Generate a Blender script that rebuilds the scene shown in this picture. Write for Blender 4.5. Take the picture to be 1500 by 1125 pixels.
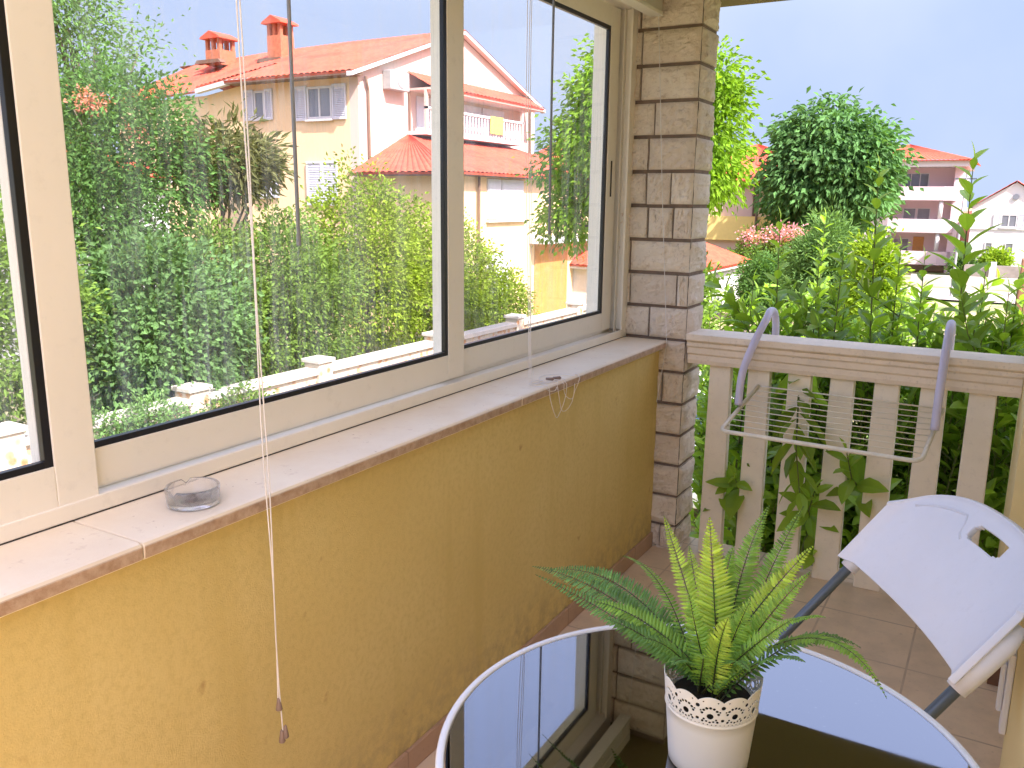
import bpy, math, random
import numpy as np
from mathutils import Vector, Matrix, noise as mnoise

S = bpy.context.scene
for o in list(bpy.data.objects): bpy.data.objects.remove(o)
COL = S.collection
R_ = math.radians

# ------------------------------------------------------------------ camera
cam_d = bpy.data.cameras.new("camera"); cam = bpy.data.objects.new("camera", cam_d); COL.objects.link(cam)
M = Matrix(((0.8653, -0.1153, 0.4879, 0.0), (0.5012, 0.1773, -0.8470, 0.0), (0.0112, 0.9774, 0.2112, 1.58), (0, 0, 0, 1)))
cam.matrix_world = M
cam_d.sensor_width = 36; cam_d.lens = 29.88; cam_d.clip_start = 0.02; cam_d.clip_end = 6000
S.camera = cam

# ------------------------------------------------------------------ sky, sun, exposure
SUN = Vector((0.80, -0.34, 1.0)).normalized()
SUN_EL = math.asin(SUN.z)
w = bpy.data.worlds.new("World"); S.world = w; w.use_nodes = True
nt = w.node_tree; nt.nodes.clear()
wo = nt.nodes.new("ShaderNodeOutputWorld"); bg = nt.nodes.new("ShaderNodeBackground")
sky = nt.nodes.new("ShaderNodeTexSky"); sky.sky_type = 'NISHITA'; sky.sun_disc = False
sky.sun_elevation = SUN_EL; sky.sun_rotation = math.atan2(SUN.x, SUN.y)
sky.altitude = 50; sky.air_density = 1.0; sky.dust_density = 1.0; sky.ozone_density = 2.4
tint = nt.nodes.new("ShaderNodeMix"); tint.data_type = 'RGBA'; tint.blend_type = 'MULTIPLY'; tint.inputs[0].default_value = 1.0
tint.inputs[7].default_value = (1.84, 1.32, 1.10, 1)
nt.links.new(sky.outputs[0], tint.inputs[6])
# pale lilac-blue haze band low in the sky, with faint broad cloud
wtc = nt.nodes.new("ShaderNodeTexCoord"); wsx = nt.nodes.new("ShaderNodeSeparateXYZ"); nt.links.new(wtc.outputs['Generated'], wsx.inputs[0])
wr = nt.nodes.new("ShaderNodeMapRange"); wr.interpolation_type = 'SMOOTHSTEP'; wr.inputs[1].default_value = .18; wr.inputs[2].default_value = .55
nt.links.new(wsx.outputs[2], wr.inputs[0])
wn = nt.nodes.new("ShaderNodeTexNoise"); wn.inputs['Scale'].default_value = 2.2; wn.inputs['Detail'].default_value = 5; nt.links.new(wtc.outputs['Generated'], wn.inputs['Vector'])
wnr = nt.nodes.new("ShaderNodeMapRange"); wnr.inputs[1].default_value = .35; wnr.inputs[2].default_value = .70; nt.links.new(wn.outputs[0], wnr.inputs[0])
low = nt.nodes.new("ShaderNodeMix"); low.data_type = 'RGBA'; low.inputs[6].default_value = (.86, 1.08, 1.60, 1); low.inputs[7].default_value = (1.25, 1.38, 1.68, 1)
nt.links.new(wnr.outputs[0], low.inputs[0])
wm = nt.nodes.new("ShaderNodeMix"); wm.data_type = 'RGBA'; nt.links.new(wr.outputs[0], wm.inputs[0]); nt.links.new(low.outputs[2], wm.inputs[6]); nt.links.new(tint.outputs[2], wm.inputs[7])
nt.links.new(wm.outputs[2], bg.inputs[0])
bg.inputs[1].default_value = 0.10
nt.links.new(bg.outputs[0], wo.inputs[0])
sd = bpy.data.lights.new("sun", 'SUN'); sd.energy = 2.0; sd.angle = R_(0.6); sd.color = (1.0, 0.95, 0.88)
so = bpy.data.objects.new("sun", sd); COL.objects.link(so); so.location = (30, -14, 40)
so.rotation_euler = SUN.to_track_quat('Z', 'Y').to_euler()
S.view_settings.view_transform = 'Standard'; S.view_settings.look = 'None'
S.view_settings.gamma = 1.0; S.view_settings.exposure = 2.68; S.view_settings.use_curve_mapping = False
S.render.engine = 'CYCLES'
S.cycles.max_bounces = 10; S.cycles.diffuse_bounces = 5; S.cycles.glossy_bounces = 4
S.cycles.transparent_max_bounces = 24; S.cycles.transmission_bounces = 6
S.cycles.caustics_reflective = False; S.cycles.caustics_refractive = False

# ------------------------------------------------------------------ material helpers
def mat(name):
    m = bpy.data.materials.new(name); m.use_nodes = True
    n = m.node_tree; n.nodes.clear()
    out = n.nodes.new("ShaderNodeOutputMaterial")
    return m, n, out
def N(n, t, **kw):
    x = n.nodes.new(t)
    for k, v in kw.items(): setattr(x, k, v)
    return x
def L(n, a, b): n.links.new(a, b)
def c4(c): return (c[0], c[1], c[2], 1.0)
def coords(n, scale=(1, 1, 1)):
    tc = N(n, "ShaderNodeTexCoord"); mp = N(n, "ShaderNodeMapping"); mp.inputs['Scale'].default_value = scale
    g = N(n, "ShaderNodeNewGeometry")
    L(n, g.outputs['Position'], mp.inputs[0])
    return mp.outputs[0]
def noise(n, vec, sc, det=4, rough=.55, lo=None, hi=None):
    t = N(n, "ShaderNodeTexNoise"); t.inputs['Scale'].default_value = sc; t.inputs['Detail'].default_value = det
    t.inputs['Roughness'].default_value = rough
    L(n, vec, t.inputs['Vector'])
    if lo is None: return t.outputs[0]
    r = N(n, "ShaderNodeMapRange"); r.inputs[1].default_value = lo; r.inputs[2].default_value = hi
    L(n, t.outputs[0], r.inputs[0]); return r.outputs[0]
def mixc(n, f, a, b, mode='MIX'):
    m = N(n, "ShaderNodeMix", data_type='RGBA', blend_type=mode)
    if isinstance(f, (int, float)): m.inputs[0].default_value = f
    else: L(n, f, m.inputs[0])
    for s, v in ((6, a), (7, b)):
        if isinstance(v, tuple): m.inputs[s].default_value = c4(v)
        else: L(n, v, m.inputs[s])
    return m.outputs[2]
def bump(n, h, strength, dist=.01):
    b = N(n, "ShaderNodeBump"); b.inputs['Strength'].default_value = strength; b.inputs['Distance'].default_value = dist
    L(n, h, b.inputs['Height']); return b.outputs[0]
def plain(name, col, rough=.5, var=.12, vs=6, bmp=0, bs=80, bd=.002, metal=0, spec=.5, col2=None, grime=0):
    m, n, o = mat(name); p = N(n, "ShaderNodeBsdfPrincipled"); v = coords(n)
    c2 = col2 or tuple(x * (1 - 1.6 * var) for x in col)
    c = mixc(n, noise(n, v, vs, 5, .6, .3, .7), col, c2)
    if grime: c = mixc(n, noise(n, v, vs * 9, 5, .7, .56, .74), c, tuple(x * (1 - grime) for x in col))
    L(n, c, p.inputs['Base Color'])
    p.inputs['Roughness'].default_value = rough; p.inputs['Metallic'].default_value = metal
    p.inputs['Specular IOR Level'].default_value = spec
    if bmp: L(n, bump(n, noise(n, v, bs, 3, .6), bmp, bd), p.inputs['Normal'])
    L(n, p.outputs[0], o.inputs[0]); return m
def leafmat(name, col, trans=.45, rough=.45, spec=.4):
    m, n, o = mat(name)
    at = N(n, "ShaderNodeAttribute", attribute_name="tone")
    a = mixc(n, at.outputs['Fac'], tuple(x * .5 for x in col), tuple(min(1, x * 1.55) for x in col))
    a = mixc(n, at.outputs['Alpha'], a, a)
    p = N(n, "ShaderNodeBsdfPrincipled"); L(n, a, p.inputs['Base Color']); p.inputs['Roughness'].default_value = rough
    p.inputs['Specular IOR Level'].default_value = spec
    t = N(n, "ShaderNodeBsdfTranslucent"); L(n, mixc(n, 1.0, a, (1.5, 1.45, .55), 'MULTIPLY'), t.inputs[0])
    ms = N(n, "ShaderNodeMixShader"); ms.inputs[0].default_value = trans
    L(n, p.outputs[0], ms.inputs[1]); L(n, t.outputs[0], ms.inputs[2]); L(n, ms.outputs[0], o.inputs[0]); return m

# ------------------------------------------------------------------ mesh builder
class MB:
    def __init__(s): s.v = []; s.f = []; s.tone = None
    def box(s, x0, x1, y0, y1, z0, z1):
        b = len(s.v)
        s.v += [(x0, y0, z0), (x1, y0, z0), (x1, y1, z0), (x0, y1, z0), (x0, y0, z1), (x1, y0, z1), (x1, y1, z1), (x0, y1, z1)]
        s.f += [tuple(b + i for i in q) for q in ((0, 3, 2, 1), (4, 5, 6, 7), (0, 1, 5, 4), (1, 2, 6, 5), (2, 3, 7, 6), (3, 0, 4, 7))]
        return s
    def prism(s, poly, axis, a, b):
        """polygon of 2-tuples extruded along an axis from a to b"""
        def P(p, t):
            return {'x': (t, p[0], p[1]), 'y': (p[0], t, p[1]), 'z': (p[0], p[1], t)}[axis]
        k = len(s.v); n = len(poly)
        s.v += [P(p, a) for p in poly] + [P(p, b) for p in poly]
        s.f += [tuple(k + i for i in range(n))[::-1], tuple(k + n + i for i in range(n))]
        s.f += [(k + i, k + (i + 1) % n, k + n + (i + 1) % n, k + n + i) for i in range(n)]
        return s
    def tube(s, pts, r, seg=10, cap=True):
        pts = [Vector(p) for p in pts]; n = len(pts)
        rs = r if isinstance(r, (list, tuple)) else [r] * n
        up = Vector((0, 0, 1)); k = len(s.v); prev = None
        for i, p in enumerate(pts):
            d = (pts[min(i + 1, n - 1)] - pts[max(i - 1, 0)])
            if d.length < 1e-9: d = Vector((0, 0, 1))
            d.normalize()
            if prev is None: a = d.cross(up) if abs(d.z) < .95 else d.cross(Vector((1, 0, 0)))
            else: a = prev - d * prev.dot(d)
            a.normalize(); prev = a; b = d.cross(a)
            for j in range(seg):
                t = 2 * math.pi * j / seg
                s.v.append(tuple(p + (a * math.cos(t) + b * math.sin(t)) * rs[i]))
        for i in range(n - 1):
            for j in range(seg):
                s.f.append((k + i * seg + j, k + i * seg + (j + 1) % seg, k + (i + 1) * seg + (j + 1) % seg, k + (i + 1) * seg + j))
        if cap:
            s.f.append(tuple(k + j for j in range(seg))[::-1]); s.f.append(tuple(k + (n - 1) * seg + j for j in range(seg)))
        return s
    def lathe(s, prof, c=(0, 0), seg=48, close=True):
        k = len(s.v); n = len(prof)
        for (r, z) in prof:
            for j in range(seg):
                t = 2 * math.pi * j / seg; s.v.append((c[0] + r * math.cos(t), c[1] + r * math.sin(t), z))
        for i in range(n - 1):
            for j in range(seg):
                s.f.append((k + i * seg + j, k + i * seg + (j + 1) % seg, k + (i + 1) * seg + (j + 1) % seg, k + (i + 1) * seg + j))
        if close:
            s.f.append(tuple(k + j for j in range(seg))[::-1]); s.f.append(tuple(k + (n - 1) * seg + j for j in range(seg)))
        return s
    def grid(s, fn, nu, nv):
        k = len(s.v)
        for i in range(nu + 1):
            for j in range(nv + 1): s.v.append(tuple(fn(i / nu, j / nv)))
        for i in range(nu):
            for j in range(nv):
                a = k + i * (nv + 1) + j; s.f.append((a, a + nv + 1, a + nv + 2, a + 1))
        return s
    def build(s, name, m=None, parent=None, bevel=0, smooth=False, solid=0, label=None, recalc=True, bseg=2):
        me = bpy.data.meshes.new(name); me.from_pydata(s.v, [], s.f); me.update()
        if recalc:
            import bmesh
            b = bmesh.new(); b.from_mesh(me); bmesh.ops.recalc_face_normals(b, faces=b.faces); b.to_mesh(me); b.free()
        if s.tone is not None:
            at = me.attributes.new("tone", 'FLOAT', 'FACE'); at.data.foreach_set('value', s.tone)
        if m: me.materials.append(m)
        o = bpy.data.objects.new(name, me); COL.objects.link(o)
        if parent: o.parent = parent
        if smooth:
            me.polygons.foreach_set('use_smooth', [True] * len(me.polygons))
        if solid:
            d = o.modifiers.new('solid', 'SOLIDIFY'); d.thickness = solid; d.offset = 0
        if bevel:
            d = o.modifiers.new('bevel', 'BEVEL'); d.width = bevel; d.segments = bseg; d.limit_method = 'ANGLE'; d.angle_limit = R_(40)
        if label: o['label'] = label
        return o
def tag(o, label, cat, group=None):
    o['label'] = label; o['category'] = cat
    if group: o['group'] = group
    return o
def thing(name, label, cat, loc=(0, 0, 0), group=None):
    o = bpy.data.objects.new(name, None); COL.objects.link(o); o.location = loc; o.empty_display_size = .1
    tag(o, label, cat, group); return o
def under(parent, *objs):
    """children are modelled in world coordinates: keep them there under their thing"""
    mi = Matrix.Translation(-Vector(parent.location))
    for o in objs: o.parent = parent; o.matrix_parent_inverse = mi
def part(parent, mb, name, m, **k):
    o = mb.build(name, m, None, **k); 
    if parent.type == 'EMPTY': under(parent, o)
    else:
        o.parent = parent
    return o
def struct(o): o['kind'] = 'structure'; return o

# ------------------------------------------------------------------ materials
def plaster_mat():
    m, n, o = mat("yellow_plaster"); p = N(n, "ShaderNodeBsdfPrincipled"); v = coords(n)
    c = mixc(n, noise(n, v, 2.2, 4, .6, .35, .7), (.73, .58, .245), (.68, .525, .20))
    vs = coords(n, (7, 7, .8)); c = mixc(n, noise(n, vs, 1.0, 4, .6, .55, .8), c, (.63, .48, .17))
    c = mixc(n, noise(n, v, 60, 4, .7, .45, .75), c, (.62, .48, .185))
    c = mixc(n, noise(n, v, 14, 3, .5, .70, .78), c, (.50, .33, .13))
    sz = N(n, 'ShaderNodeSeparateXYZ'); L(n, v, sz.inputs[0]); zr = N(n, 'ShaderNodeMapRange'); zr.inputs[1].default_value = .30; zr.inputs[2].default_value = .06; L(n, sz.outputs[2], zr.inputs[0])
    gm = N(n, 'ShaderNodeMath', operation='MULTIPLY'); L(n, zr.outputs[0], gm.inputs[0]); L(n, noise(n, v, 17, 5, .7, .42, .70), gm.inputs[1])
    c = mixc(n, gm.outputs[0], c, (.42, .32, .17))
    L(n, c, p.inputs['Base Color']); p.inputs['Roughness'].default_value = .85; p.inputs['Specular IOR Level'].default_value = .2
    L(n, bump(n, noise(n, v, 240, 4, .7), .55, .0025), p.inputs['Normal'])
    L(n, p.outputs[0], o.inputs[0]); return m
def marble_mat():
    m, n, o = mat("beige_marble"); p = N(n, "ShaderNodeBsdfPrincipled"); v = coords(n)
    c = mixc(n, noise(n, v, 5, 6, .65, .35, .7), (.90, .80, .64), (.83, .71, .55))
    c = mixc(n, noise(n, v, 26, 6, .7, .60, .8), c, (.62, .49, .38))
    c = mixc(n, noise(n, v, 70, 3, .5, .73, .76), c, (.45, .33, .24))
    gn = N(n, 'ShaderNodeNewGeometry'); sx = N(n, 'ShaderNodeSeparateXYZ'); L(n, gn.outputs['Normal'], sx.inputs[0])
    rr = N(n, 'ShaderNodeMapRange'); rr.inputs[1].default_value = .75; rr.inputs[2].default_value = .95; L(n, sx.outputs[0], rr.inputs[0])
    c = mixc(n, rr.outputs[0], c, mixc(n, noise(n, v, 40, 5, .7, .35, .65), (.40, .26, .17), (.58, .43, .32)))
    L(n, c, p.inputs['Base Color']); L(n, noise(n, v, 12, 3, .5, 1.4, -.6), p.inputs['Roughness'])
    L(n, bump(n, noise(n, v, 60, 4, .7), .25, .002), p.inputs['Normal'])
    L(n, p.outputs[0], o.inputs[0]); return m
def tile_mat(name, ca, cb, cg, w_, off, rot=False, gw=.004):
    m, n, o = mat(name); p = N(n, "ShaderNodeBsdfPrincipled"); g = N(n, "ShaderNodeNewGeometry")
    mp = N(n, "ShaderNodeMapping"); mp.inputs['Location'].default_value = off; L(n, g.outputs['Position'], mp.inputs[0])
    b = N(n, "ShaderNodeTexBrick"); b.offset = 0; b.inputs['Scale'].default_value = 1
    b.inputs['Brick Width'].default_value = w_; b.inputs['Row Height'].default_value = w_; b.inputs['Mortar Size'].default_value = gw
    b.inputs['Mortar Smooth'].default_value = .2; b.inputs['Bias'].default_value = 0
    b.inputs['Color1'].default_value = c4(ca); b.inputs['Color2'].default_value = c4(cb); b.inputs['Mortar'].default_value = c4(cg)
    L(n, mp.outputs[0], b.inputs['Vector'])
    v = coords(n); c = mixc(n, noise(n, v, 7, 6, .65, .42, .72), b.outputs[0], tuple(x * .8 for x in ca))
    c = mixc(n, noise(n, v, 45, 5, .7, .58, .72), c, tuple(x * .72 for x in ca))
    L(n, c, p.inputs['Base Color']); p.inputs['Roughness'].default_value = .38
    L(n, bump(n, b.outputs[1], -.4, .003), p.inputs['Normal'])
    L(n, p.outputs[0], o.inputs[0]); return m
def glass_mat(name, dirt=.3, seed=0.0):
    m, n, o = mat(name)
    tr = N(n, "ShaderNodeBsdfTransparent"); tr.inputs[0].default_value = (.985, .99, 1, 1)
    gl = N(n, "ShaderNodeBsdfGlossy"); gl.inputs['Roughness'].default_value = .01
    lw = N(n, "ShaderNodeLayerWeight"); lw.inputs[0].default_value = .5
    pw = N(n, "ShaderNodeMath", operation='POWER'); L(n, lw.outputs['Facing'], pw.inputs[0]); pw.inputs[1].default_value = 5
    fr = N(n, "ShaderNodeMath", operation='MULTIPLY_ADD'); L(n, pw.outputs[0], fr.inputs[0]); fr.inputs[1].default_value = .55; fr.inputs[2].default_value = .022
    m1 = N(n, "ShaderNodeMixShader"); L(n, fr.outputs[0], m1.inputs[0]); L(n, tr.outputs[0], m1.inputs[1]); L(n, gl.outputs[0], m1.inputs[2])
    v1 = coords(n, (60, 60, 3.2)); v2 = coords(n, (16, 16, 1.0)); v3 = coords(n)
    a = noise(n, v1, 1.6, 3, .6, .50, .78); b = noise(n, v2, .9, 4, .6, .42, .72); c = noise(n, v3, 2.3, 4, .6, .35, .68)
    d = noise(n, v3, 85, 2, .5, .66, .72)
    mm = N(n, "ShaderNodeMath", operation='MULTIPLY'); L(n, a, mm.inputs[0]); L(n, c, mm.inputs[1])
    m2 = N(n, "ShaderNodeMath", operation='MULTIPLY'); L(n, b, m2.inputs[0]); m2.inputs[1].default_value = .35
    m3 = N(n, "ShaderNodeMath", operation='ADD'); L(n, mm.outputs[0], m3.inputs[0]); L(n, m2.outputs[0], m3.inputs[1])
    m5 = N(n, "ShaderNodeMath", operation='MULTIPLY'); L(n, d, m5.inputs[0]); m5.inputs[1].default_value = .18
    m6 = N(n, "ShaderNodeMath", operation='ADD'); L(n, m3.outputs[0], m6.inputs[0]); L(n, m5.outputs[0], m6.inputs[1])
    m4 = N(n, "ShaderNodeMath", operation='MULTIPLY', use_clamp=True); L(n, m6.outputs[0], m4.inputs[0]); m4.inputs[1].default_value = dirt
    df = N(n, "ShaderNodeBsdfTranslucent"); df.inputs[0].default_value = (.9, .88, .86, 1)
    d2 = N(n, "ShaderNodeMixShader"); L(n, m4.outputs[0], d2.inputs[0]); L(n, m1.outputs[0], d2.inputs[1]); L(n, df.outputs[0], d2.inputs[2])
    L(n, d2.outputs[0], o.inputs[0]); return m
def dark_glass(name, col=(.05, .06, .08), rough=.05):
    return plain(name, col, rough, var=.2, vs=.8, spec=.8)

m_plaster = plaster_mat(); m_marble = marble_mat()
m_floor = tile_mat("floor_tiles", (.80, .63, .47), (.76, .59, .43), (.48, .36, .27), .335, (.142, .33, 0))
m_skirt = tile_mat("skirting_tiles", (.50, .33, .22), (.46, .29, .19), (.30, .18, .12), .335, (1.42, .33, .07), gw=.003)
m_frame = plain("white_aluminium", (.90, .85, .76), .38, var=.03, vs=3, bmp=.03, bs=300, grime=.10)
m_gasket = plain("black_rubber", (.008, .008, .012), .35, var=.3)
m_pane = glass_mat("rain_streaked_glass", .21)
m_seam = plain("dark_sealant", (.03, .025, .02), .6)
m_ceiling = plain("ceiling_paint", (.20, .155, .06), .9, var=.05, vs=2, bmp=.2, bs=150)
m_railing = plain("painted_cream_wood", (.95, .87, .73), .5, var=.07, vs=5, bmp=.25, bs=45, grime=.18)
m_handrail = plain("weathered_cream_cap", (.92, .80, .65), .55, var=.10, vs=7, bmp=.3, bs=60, grime=.3)
m_whiteplastic = plain("white_plastic", (.78, .80, .88), .38, var=.035, grime=.07, bmp=.12, bs=420, bd=.0008)
m_steelgrey = plain("grey_powder_coat", (.13, .16, .19), .35, var=.1, metal=.3)
m_rackwhite = plain("cream_enamel", (.90, .86, .74), .35, var=.1, vs=20, grime=.25)
m_lilac = plain("lilac_grey_plastic", (.62, .60, .78), .4, var=.04)
m_tableblack = plain("black_glass", (.27, .275, .30), .012, var=.02, spec=.9, metal=1)
m_tablerim = plain("white_lacquer", (.85, .86, .90), .25, var=.02)
m_pot = plain("white_painted_metal", (.86, .84, .80), .32, var=.02, vs=8)
m_soil = plain("dark_compost", (.02, .015, .01), .9, var=.3, vs=60, bmp=.6, bs=120)
m_cord = plain("white_cord", (.82, .78, .76), .6, var=.05)
m_wand = plain("grey_clear_rod", (.20, .21, .23), .2, var=.1, spec=.7)
m_tassel = plain("brown_grey_tassel", (.30, .21, .17), .5)

_n = m_tableblack.node_tree; _p = [x for x in _n.nodes if x.type == 'BSDF_PRINCIPLED'][0]; _v = coords(_n)
L(_n, noise(_n, _v, 9, 6, .7, .30, 1.6), _p.inputs['Roughness'])
_c = mixc(_n, noise(_n, _v, 160, 3, .6, .66, .74), (.27, .275, .30), (.34, .34, .35)); L(_n, _c, _p.inputs['Base Color'])
_r = [x for x in _n.nodes if x.type == 'MAP_RANGE']; _r[-2].inputs[3].default_value = .008; _r[-2].inputs[4].default_value = .10; _r[-2].clamp = True

# ------------------------------------------------------------------ setting: terrain, road, floor, ceiling
def gh(x, y):
    d = max(0.0, min(1.0, (y - 34) / 26)); d = d * d * (3 - 2 * d)
    return -2.6 - 1.1 * d
def ground():
    mb = MB(); ys = [-400, -120, -60, -30, -15, -6, 0, 4, 8, 12, 16, 20, 25, 30, 34, 38, 42, 46, 50, 54, 58, 62, 70, 90, 130, 220, 420, 900, 2600]
    xs = [-2600, -900, -400, -200, -110, -70, -50, -38, -30, -24, -19, -15, -11.5, -8, -5, -2.5, 0, 3, 6, 10, 16, 30, 60, 140, 400, 900, 2600]
    for x in xs:
        for y in ys: mb.v.append((x, y, gh(x, y) + (.05 * mnoise.noise(Vector((x * .3, y * .3, 0))) if abs(x) < 60 and abs(y) < 90 else 0)))
    for i in range(len(xs) - 1):
        for j in range(len(ys) - 1):
            a = i * len(ys) + j; mb.f.append((a, a + len(ys), a + len(ys) + 1, a + 1))
    m, n, o = mat("garden_ground"); p = N(n, "ShaderNodeBsdfPrincipled"); v = coords(n)
    c = mixc(n, noise(n, v, .35, 5, .6, .42, .58), (.10, .17, .035), (.45, .36, .22))
    c = mixc(n, noise(n, v, 6, 6, .7, .45, .7), c, (.16, .16, .06))
    L(n, c, p.inputs['Base Color']); p.inputs['Roughness'].default_value = .95
    L(n, bump(n, noise(n, v, 20, 5, .7), .6, .05), p.inputs['Normal']); L(n, p.outputs[0], o.inputs[0])
    struct(mb.build("ground", m, smooth=True))
ground()
def sheet(name, x0, x1, y0, y1, lift, m, ny=14):
    mb = MB(); mb.grid(lambda u, v: (x0 + (x1 - x0) * u, y0 + (y1 - y0) * v, gh(0, y0 + (y1 - y0) * v) + lift), 2, ny)
    return struct(mb.build(name, m))
m_sand = plain("pale_gravel", (.42, .34, .21), .95, var=.12, vs=1.5, bmp=.5, bs=60, bd=.02, grime=.25)
m_road = plain("pale_concrete_road", (.36, .31, .29), .9, var=.1, vs=.7, bmp=.3, bs=30, grime=.2)
m_path = plain("pale_paving", (.36, .30, .23), .9, var=.1, vs=1.2, bmp=.3, bs=30, grime=.2)
sheet("gravel_yard", -8.0, -3.6, 9, 40, .07, m_sand)
sheet("road", -40, 40, 50, 61, .08, m_road)
sheet("path", -11.3, -8.6, -8, 24, .075, m_path)

struct(MB().box(-1.30, .60, -2.4, 3.78, -.16, 0).build("balcony_floor", m_floor))
struct(MB().box(-1.60, .5, 1.60, 4.12, 2.46, 2.66).build("ceiling", m_ceiling, bevel=.012))

# ------------------------------------------------------------------ parapet wall with sill and skirting
wall = thing("parapet_wall", "low ochre plastered wall under the long sliding window, capped by a beige stone sill", "wall", (-1.4, .8, 0))
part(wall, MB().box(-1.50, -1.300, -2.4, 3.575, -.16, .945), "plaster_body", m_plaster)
for a, b in ((-2.4, .895), (.898, 2.262), (2.265, 3.572)):
    sb = MB().prism([(-1.49, .946), (-1.272, .946), (-1.266, .950), (-1.265, .972), (-1.270, .978), (-1.278, .980), (-1.49, .980)], 'y', a, b)
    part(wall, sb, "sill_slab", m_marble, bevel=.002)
part(wall, MB().box(-1.300, -1.288, -2.4, 3.573, .001, .072), "skirting", m_skirt, bevel=.002)

# near wall and pilaster on the house side
nw = thing("house_wall", "pale yellow plastered house wall along the right edge, beside the folding chair", "wall", (.3, 0, 0))
m_plaster2 = plain("pale_yellow_plaster", (.84, .70, .36), .85, var=.05, vs=2, bmp=.4, bs=220, bd=.002)
part(nw, MB().box(.121, .50, -.30, 2.11, .0, 2.459), "plaster_body", m_plaster2)
part(nw, MB().box(.34, .50, 2.11, 3.07, .0, 2.46), "recess_wall", m_plaster2)
part(nw, MB().box(.102, .50, 3.07, 3.76, .0, 2.46), "pilaster", m_plaster2)
part(nw, MB().box(.104, .34, 3.058, 3.0695, .001, .085), "skirting", plain("dark_brown_tile", (.20, .10, .06), .4, var=.2, vs=20))
part(nw, MB().box(.15, .50, -.30, 1.599, 2.46, 5.2), "sun_block_wall", m_plaster2)  # unseen upper wall, added to block sun the cut-back ceiling would let in
part(nw, MB().box(.15, .50, 1.599, 3.76, 2.661, 5.2), "sun_block_wall", m_plaster2)
part(nw, MB().box(.501, 3.6, -.30, 3.76, -2.6, 5.2), "outer_wall", m_plaster2)
fit = thing("wall_fitting", "small white plastic box fixed to the edge of the pale yellow wall beside the chair", "fitting", (.10, 2.06, .5))
part(fit, MB().box(.106, .1205, 2.06, 2.105, .40, .60), "back_plate", m_whiteplastic, bevel=.004)
part(fit, MB().box(.094, .1055, 2.068, 2.096, .45, .57), "cover", m_whiteplastic, bevel=.005)

# ------------------------------------------------------------------ stone pillar
def pillar():
    t = thing("stone_pillar", "pillar of rough beige stone blocks between the window and the railing", "pillar", (-1.35, 3.69, 0))
    x0, x1, y0, y1 = -1.56, -1.185, 3.59, 3.80
    part(t, MB().box(x0 + .012, x1 - .006, y0 + .006, y1 - .008, -.16, 2.46), "mortar_core", plain("dark_mortar", (.27, .20, .16), .95, var=.2, vs=30))
    mb = MB(); rnd = random.Random(5); zs = [1.128 - .145 * k for k in range(9, -10, -1)]
    zs = sorted(zs)
    def blk(a, b, c, d, e, f, sd):
        # rough-faced block: grid on the faces that show, pushed out by noise
        g = .0026 + rnd.uniform(0, .0022); a += g; b -= g; e += g + rnd.uniform(0, .002); f -= g; c -= rnd.uniform(-.001, .006)
        n = 14
        def rough(u, v, seed, amp):
            ed = min(u, 1 - u, v, 1 - v) * 5; ed = min(1, ed)
            q = Vector((u * 2.4 + seed * 3.1, v * 1.7, seed))
            h = mnoise.noise(q) * .7 + abs(mnoise.noise(q * 3.1)) * .55 + mnoise.noise(q * 8) * .15
            chip = .006 * max(0, mnoise.noise(Vector((u * 5 + seed, v * 5, seed))) - .25) * (1 - ed)
            return amp * (.15 + .85 * ed ** .6) * (.55 + h + .5 * abs(mnoise.noise(q * 1.7 + Vector((3, 1, 0))))) - chip
        mb.grid(lambda u, v: (a + (b - a) * u, c - rough(u, v, sd, .020), e + (f - e) * v), n, n)
        if b > x1 - .02: mb.grid(lambda u, v: (b + rough(u, v, sd + 7, .020), c + (d - c) * u, e + (f - e) * v), n, n)
        else: mb.grid(lambda u, v: (b, c + .02 * u, e + (f - e) * v), 1, 1)
        mb.grid(lambda u, v: (a, c + .02 * u, e + (f - e) * v), 1, 1)
        mb.grid(lambda u, v: (a + (b - a) * u, c - .004 + (d - c) * v, f), 1, 1)
        mb.grid(lambda u, v: (a + (b - a) * u, c - .004 + (d - c) * v, e), 1, 1)
    for k in range(len(zs) - 1):
        e, f = zs[k] , zs[k + 1]
        if f > 2.46: f = 2.459
        if e < 0: e = 0
        cuts = [[-1.452], [-1.385, -1.262], [-1.455], [-1.40], [-1.46, -1.25]][k % 5] if k % 2 else [[-1.39, -1.285], [-1.452], [-1.37]][k % 3]
        xs = [x0] + [q + rnd.uniform(-.012, .012) for q in cuts] + [x1]
        for i in range(len(xs) - 1): blk(xs[i], xs[i + 1], y0, y1, e + .0035, f - .0035, rnd.uniform(0, 50))
    m, n, o = mat("split_limestone"); p = N(n, "ShaderNodeBsdfPrincipled"); v = coords(n)
    c = mixc(n, noise(n, v, 9, 5, .65, .3, .7), (.93, .84, .73), (.82, .71, .59))
    c = mixc(n, noise(n, v, 38, 5, .7, .55, .75), c, (.56, .44, .35))
    gi = N(n, 'ShaderNodeNewGeometry'); c = mixc(n, gi.outputs['Random Per Island'], c, mixc(n, .28, c, (.52, .40, .31)))
    c = mixc(n, noise(n, coords(n, (30, 30, 9)), 1.0, 5, .7, .62, .78), c, (.24, .18, .14))
    L(n, c, p.inputs['Base Color']); p.inputs['Roughness'].default_value = .9
    L(n, bump(n, noise(n, v, 45, 6, .75), 1.0, .012), p.inputs['Normal']); L(n, p.outputs[0], o.inputs[0])
    part(t, mb, "stone_blocks", m, recalc=False)
pillar()

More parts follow.
